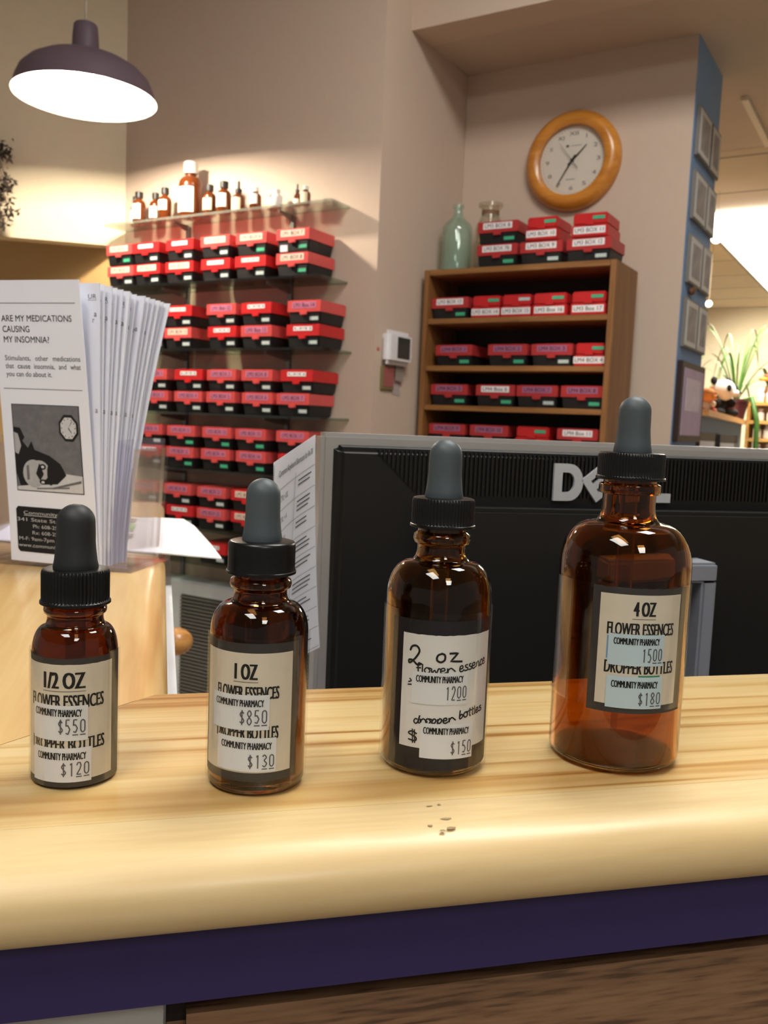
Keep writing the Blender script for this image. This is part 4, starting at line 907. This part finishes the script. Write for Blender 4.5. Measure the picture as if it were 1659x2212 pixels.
# ------------------------------------------------------------------ left: herbs on the wall
def herbs():
    hb = mat('dried_herbs', (44, 35, 29), .9, noise=.4, scale=60); st = mat('dried_stems', (88, 68, 48), .9)
    c = Vector((-.64, 3.50, 2.02))
    t = thing('dried_herb_bunch', 'dark bunch of dried herbs hung upside down on the cream wall', 'dried herbs', c)
    b = MB(); rnd = random.Random(3); heads = []
    for k_ in range(46):
        a = rnd.uniform(0, 2 * pi); s = rnd.uniform(.2, 1)
        e = Vector((.105 * s * cos(a), .05 * s * sin(a), rnd.uniform(-.20, .06))); m_ = Vector((e.x * .4, e.y * .4, .12 + (e.z) * .3))
        b.tube([(0, 0, .2), m_, e], [.0022, .0016, .001], st, 5); heads.append(e)
    b.obj('stems', t)
    b = MB()
    for e in heads:
        for q in range(34):
            p = e + Vector((rnd.gauss(0, .014), rnd.gauss(0, .012), rnd.gauss(0, .018))); s = rnd.uniform(.006, .016)
            d1 = Vector((rnd.uniform(-1, 1), rnd.uniform(-1, 1), rnd.uniform(-1, 1))).normalized() * s; d2 = d1.orthogonal().normalized() * s * .5
            b.face([p - d1, p + d2, p + d1, p - d2], hb)
    o = b.obj('seed_heads', t); o['kind'] = 'stuff'
    MB().tube([(0, .0845, .23), (0, 0, .235), (0, 0, .195)], .003, st, 6).obj('hook', t)
herbs()

# ------------------------------------------------------------------ low behind the counter: heater and chair
t = thing('wall_heater', 'white wall heater with grey louvred panels low behind the counter', 'heater', W(2.429, -1.99, .06), WALLROT)
MB().box(-.42, .42, -.09, 0, 0, .525, white_lam).obj('casing', t, bevel=.006)
lv = mat('louvre_grey', (112, 110, 102), .5)
for x0, x1 in ((-.24, -.035), (-.015, .19), (.21, .40)):
    b = MB(); b.box(x0, x1, -.0925, -.0895, .03, .475, mat('louvre_back', (70, 66, 60), .7))
    for k_ in range(34): b.box(x0, x1, -.098, -.0915, .034 + k_ * .013, .040 + k_ * .013, lv)
    b.obj('louvre_panel', t)
t = thing('wooden_chair', 'honey wooden armchair tucked beside the side counter, arm end showing', 'chair', (-.275, 1.885, .03), radians(115))
cw = wood('chair_wood', [(.3, (176, 118, 58)), (.55, (204, 146, 80)), (.75, (214, 160, 96))], 'Y', 1, .35, 50, .3)
MB().box(-.22, .22, -.2, .22, .43, .455, cw).obj('seat', t, bevel=.01)
for x, y in ((-.19, -.17), (.19, -.17), (-.19, .19), (.19, .19)): MB().tube([(x, y, 0), (x, y, .43)], [.014, .019], cw, 12).obj('leg', t, 60)
b = MB(); b.tube([(.205, .2, .69), (.205, -.05, .70), (.205, -.24, .69)], [.02, .024, .028], cw, 14); b.ball((.205, -.245, .69), (.032, .034, .028), cw); b.obj('armrest', t, 60)
b = MB(); b.tube([(-.205, .2, .69), (-.205, -.05, .70), (-.205, -.24, .69)], [.02, .024, .028], cw, 14); b.ball((-.205, -.245, .69), (.032, .034, .028), cw); b.obj('armrest', t, 60)
for x in (-.205, .205): MB().tube([(x, -.16, .45), (x, -.16, .69)], .012, cw, 10).obj('arm_post', t, 60)
for k_ in range(5): MB().tube([(-.18 + .09 * k_, .2, .455), (-.18 + .09 * k_, .23, .82)], .009, cw, 8).obj('spindle', t, 60)
MB().box(-.23, .23, .19, .22, .455, .47, cw).obj('back_rail', t); MB().box(-.22, .22, .215, .25, .80, .90, cw).obj('back_rail', t, bevel=.008)

# ------------------------------------------------------------------ the shop behind, far side
SG = emit('shop_fixture_glow', (255, 248, 234), SHOP)
t = thing('shop_ceiling_light', 'long bright ceiling light over the shop behind the blue wall', 'ceiling light', W(6.8, -.86, 2.44), WALLROT)
MB().box(-.325, -.30, -1.43, 1.43, -.05, -.0005, mat('fixture_frame', (120, 108, 92), .5)).obj('frame', t)
MB().box(-.298, .34, -1.42, 1.42, -.035, -.0005, SG).obj('diffuser', t)
t2 = pqbox(3.60, 4.20, -.672, -.648, 2.425, 2.4397, mat('track_white', (220, 208, 190), .6)).obj('ceiling_track'); tag(t2, 'pale lighting track fixed to the shop ceiling', 'lighting track')
gl = emit('globe_glow', (255, 246, 228), 14)
def at_px(x, y, d): return CAM + ((RGT * (x - 829.5) / F_PX - UPV * (y - 1106) / F_PX + FWD) * d)
for c, r, lab in ((W(4.9, -.985, 2.203), .027, 'larger white globe bulb hanging near the blue wall'), (W(6.2, -1.262, 2.052), .020, 'smaller white globe bulb hanging lower by the blue wall')):
    t = thing('globe_bulb', lab, 'light bulb', c, 0, 'globe bulbs hanging in the shop')
    MB().ball((0, 0, 0), r, gl).obj('globe', t, 60); MB().tube([(0, 0, r), (0, 0, 2.4399 - c.z)], .0012, mat('thin_wire', (170, 150, 120), .6), 6).obj('wire', t)
# partition with wooden cap, toys and plant on it
A, Bp = Vector((2.36, 3.51, 1.30)), Vector((4.02, 5.49, 1.30)); dr = (Bp - A).normalized(); lf = Vector((-dr.y, dr.x, 0))
Tt = lambda v: A + dr * v.x + lf * v.y + ZUP * v.z
capw = wood('partition_cap_wood', [(.3, (200, 138, 76)), (.6, (226, 172, 110)), (.8, (214, 158, 94))], 'X', 1, .4, 40, .2)
t = thing('display_partition', 'blue partition with a wooden cap shelf carrying toys and a plant', 'partition', (0, 0, 0))
MB().box(.02, 2.46, .0, .30, -.03, 0, capw, T=Tt).obj('cap_shelf', t); MB().box(.04, 2.44, .03, .27, -1.30, -.0305, mat('partition_blue', (112, 142, 170), .6, noise=.05), T=Tt).obj('panel', t)
def Tat(x, y, turn=0):
    o = A + dr * x + lf * y; o.z = 1.3003; return o
wf = mat('plush_white', (222, 212, 204), .95, noise=.1, scale=120); bf = mat('plush_black', (28, 26, 28), .95, noise=.2, scale=120); of = mat('plush_orange', (222, 152, 92), .95, noise=.1, scale=120); rf = mat('plush_red', (190, 84, 66), .9)
def plush(x, y, label, name, body, head, ear, eye, belly, s=1.0, turn=0.0):
    t = thing(name, label, 'soft toy', Tat(x, y), turn)
    k = s
    MB().ball((0, 0, .055 * k), (.062 * k, .055 * k, .058 * k), body).obj('body', t, 70)
    MB().ball((.012 * k, -.03 * k, .142 * k), (.064 * k, .058 * k, .056 * k), head).obj('head', t, 70)
    MB().ball((.045 * k, -.08 * k, .125 * k), (.024 * k, .022 * k, .019 * k), head).obj('muzzle', t, 70)
    MB().ball((.056 * k, -.1 * k, .130 * k), .007 * k, bf).obj('nose', t, 70)
    for q in (-.045, .055): MB().ball((q * k, -.015 * k, .19 * k), (.021 * k, .014 * k, .022 * k), ear).obj('ear', t, 70)
    for q, w_ in ((-.004, -.084), (.058, -.066)): MB().ball((q * k, w_ * k, .152 * k), (.014 * k, .012 * k, .019 * k), eye).obj('eye_patch', t, 70)
    for q in (-.05, .055): MB().ball((q * k, -.04 * k, .075 * k), (.022 * k, .035 * k, .026 * k), ear if body is bf else body).obj('arm', t, 70)
    for q in (-.042, .05): MB().ball((q * k, -.055 * k, .024 * k), (.028 * k, .045 * k, .023 * k), belly).obj('leg', t, 70)
    return t
plush(1.62, .125, 'black and white panda soft toy on the partition shelf', 'panda_toy', bf, wf, bf, bf, bf, 1.15, radians(10))
plush(.93, .13, 'orange and white soft toy on the partition shelf beside the blue wall', 'soft_toy', wf, of, of, of, rf, .72, radians(0))
pb = Tat(2.34, .075)
t = thing('potted_spider_plant', 'spider plant in a dark plum pot, fronds arching and one trailing', 'potted plant', pb)
MB().lathe([(0, 0), (.06, 0), (.082, .12), (.088, .12), (.088, .14), (.075, .14), (.07, .11), (0, .11)], mat('plum_pot', (64, 26, 34), .4), 28).obj('pot', t, 50)
gr = mat('leaf_green', (60, 98, 34), .55, noise=.3, scale=20); gr2 = mat('leaf_pale_green', (92, 120, 60), .55, noise=.2, scale=20)
def frond(o, a, reach, rise, drop, w_, m, name='leaf'):
    b = MB(); V = []; n = 14
    sd = Vector((-sin(a), cos(a), 0))
    for i in range(n + 1):
        s = i / n; p = Vector((cos(a) * reach * s, sin(a) * reach * s, .11 + rise * sin(s * pi * .62) - drop * s * s))
        ww = w_ * (1 - s) ** .6 * (.5 + s * .8 if s < .5 else .9) + .0008
        V += [p - sd * ww, p + ZUP * -.15 * ww, p + sd * ww]
    Fc = [f for i in range(n) for f in ((3 * i, 3 * i + 1, 3 * i + 4, 3 * i + 3), (3 * i + 1, 3 * i + 2, 3 * i + 5, 3 * i + 4))]
    b.mesh(V, Fc, m); return b.obj(name, o, 80)
rnd = random.Random(11)
for k_ in range(26):
    a = rnd.uniform(0, 2 * pi)
    frond(t, a, rnd.uniform(.25, .52), rnd.uniform(.25, .75), rnd.uniform(.15, .5), rnd.uniform(.008, .014), gr if k_ % 3 else gr2)
b = MB(); b.tube([(0, -.02, .12), (.03, -.13, .15), (.05, -.17, 0), (.06, -.18, -.25), (.07, -.17, -.5)], [.012, .016, .018, .014, .004], gr, 8); b.obj('trailing_stem', t, 60)
# low boxes before the partition
t0 = thing('low_shelf', 'low dark shelf before the blue partition, holding white cartons', 'shelf', W(4.02, -.72, 0), WALLROT)
MB().box(-.22, .34, 0, .30, 1.04, 1.06, desk_m).obj('shelf_board', t0); MB().box(-.2, -.18, .02, .28, 0, 1.04, desk_m).obj('side', t0); MB().box(.3, .32, .02, .28, 0, 1.04, desk_m).obj('side', t0)
cw_ = mat('carton_white', (210, 208, 206), .6); cg = mat('carton_grey', (112, 104, 92), .6); cb = mat('carton_black', (20, 20, 22), .5)
for q, w_, h, lab in ((-.797, .062, .135, 'white carton with a grey top on the low shelf, next to the dark one'), (-.713, .058, .128, 'white carton with a grey top below the trailing plant stem')):
    t = thing('carton', lab, 'carton', W(4.1, q, 1.0603), WALLROT, 'cartons on the low shelf')
    MB().box(-w_ / 2, w_ / 2, 0, .08, 0, h * .72, cw_).obj('body', t); MB().box(-w_ / 2 - .001, w_ / 2 + .001, -.001, .081, h * .72, h, cg).obj('lid', t); MB().box(-w_ / 2 - .018, -w_ / 2 - .0015, 0, .08, 0, h, cb).obj('spine', t)
t = MB().lathe([(0, 0), (.035, 0), (.037, .01), (.03, .10), (.022, .135), (0, .14)], cb, 24).obj('black_bottle', smooth=50); t.location = W(4.16, -.895, 1.0603); tag(t, 'rounded black container on the low shelf by the poster frame', 'container')
# wooden shelving with white bottles
t = thing('wall_shelving', 'pale wooden shelving full of white bottles in the shop behind', 'shelving', W(6.5, -.55, 0), WALLROT)
lw = wood('pale_shelf_wood', [(.3, (190, 140, 70)), (.6, (220, 172, 100)), (.8, (206, 156, 84))], 'X', 1, .5, 40, .1)
WS = [1.425, 1.300, 1.180, 1.06]
for z in WS: MB().box(-.45, .5, 0, .22, z - .022, z, lw).obj('board', t)
MB().box(-.47, -.451, 0, .22, 0, 1.425, lw).obj('side', t); MB().box(-.449, .5, .222, .24, 0, 1.42, wall_cream).obj('back', t); MB().box(-.24, -.222, .1, .22, 1.0, 1.278, lw).obj('divider', t)
wb = mat('white_pill_bottle', (240, 240, 242), .45)
for i, z in enumerate(WS):
    for k_ in range(6):
        q = -.55 - .40 + k_ * .062 + (.012 if i % 2 else 0)
        if abs(q + .55 + .231) < .04 and z < 1.4: continue
        small_bottle(6.56, q, z + .0003, .025, .092 - .01 * (i % 2), wb, None, (0, 1), 'white bottle on the %s board of the shelving, %s from the plant end' % (('top', 'second', 'third', 'fourth')[i], NTH[k_]), 'white bottles on the wooden shelving', body=wb)
t = thing('flower_vase', 'orange and pink flowers with dark leaves above the white bottles', 'flowers', W(6.685, -.92, WS[0] + .0003))
MB().lathe([(0, 0), (.03, 0), (.035, .06), (.02, .10), (.022, .12), (0, .12)], mat('vase_brown', (130, 86, 56), .5), 20).obj('vase', t, 50)
pink = mat('petal_pink', (226, 132, 116), .7); orng = mat('petal_orange', (224, 156, 66), .7)
for k_, (x, y, z, m_) in enumerate(((.0, 0, .19, pink), (.035, .01, .16, orng), (-.03, .01, .165, orng), (.04, .0, .2, pink))):
    b = MB()
    for q in range(7): b.ball((x + .02 * cos(q * .9), y + .02 * sin(q * .9), z), (.02, .02, .012), m_, 10)
    b.ball((x, y, z + .008), .013, orng, 10); b.tube([(0, 0, .11), (x, y, z)], .003, gr, 6); b.obj('flower', t, 60)
for a in (2.4, 3.3, 4.2): frond(t, a, .09, .14, .02, .025, mat('dark_leaf', (62, 84, 36), .6))
def spot(p, q, label, aim, watts):
    t = thing('ceiling_spotlight', label, 'spotlight', W(p, q, 2.4395), 0, 'spotlights over the shop shelves')
    MB().lathe([(0, -.02), (.05, -.02), (.05, 0), (0, 0)], MATS['track_white'], 24).obj('mount', t, 40)
    MB().lathe([(.03, -.02), (.034, -.10), (.031, -.10), (.027, -.025), (0, -.024), (0, -.02)], MATS['track_white'], 24).obj('can', t, 40)
    l = bpy.data.lights.new('spot_beam', 'SPOT'); l.energy = watts; l.color = (1, .92, .74); l.spot_size = radians(100); l.spot_blend = .7; l.shadow_soft_size = .03
    o = bpy.data.objects.new('spot_beam', l); COL.objects.link(o); o.parent = t; o.location = (0, 0, -.105)
    o.rotation_euler = (W(*aim) - W(p, q, 2.33)).to_track_quat('-Z', 'Y').to_euler()
spot(8.2, -1.15, 'small pale ceiling spotlight aimed at the far cream wall', (9.3, -1.3, 1.4), 80)
spot(5.6, -.55, 'small pale ceiling spotlight aimed at the plant and toys', (6.3, -1.0, 1.35), 8)
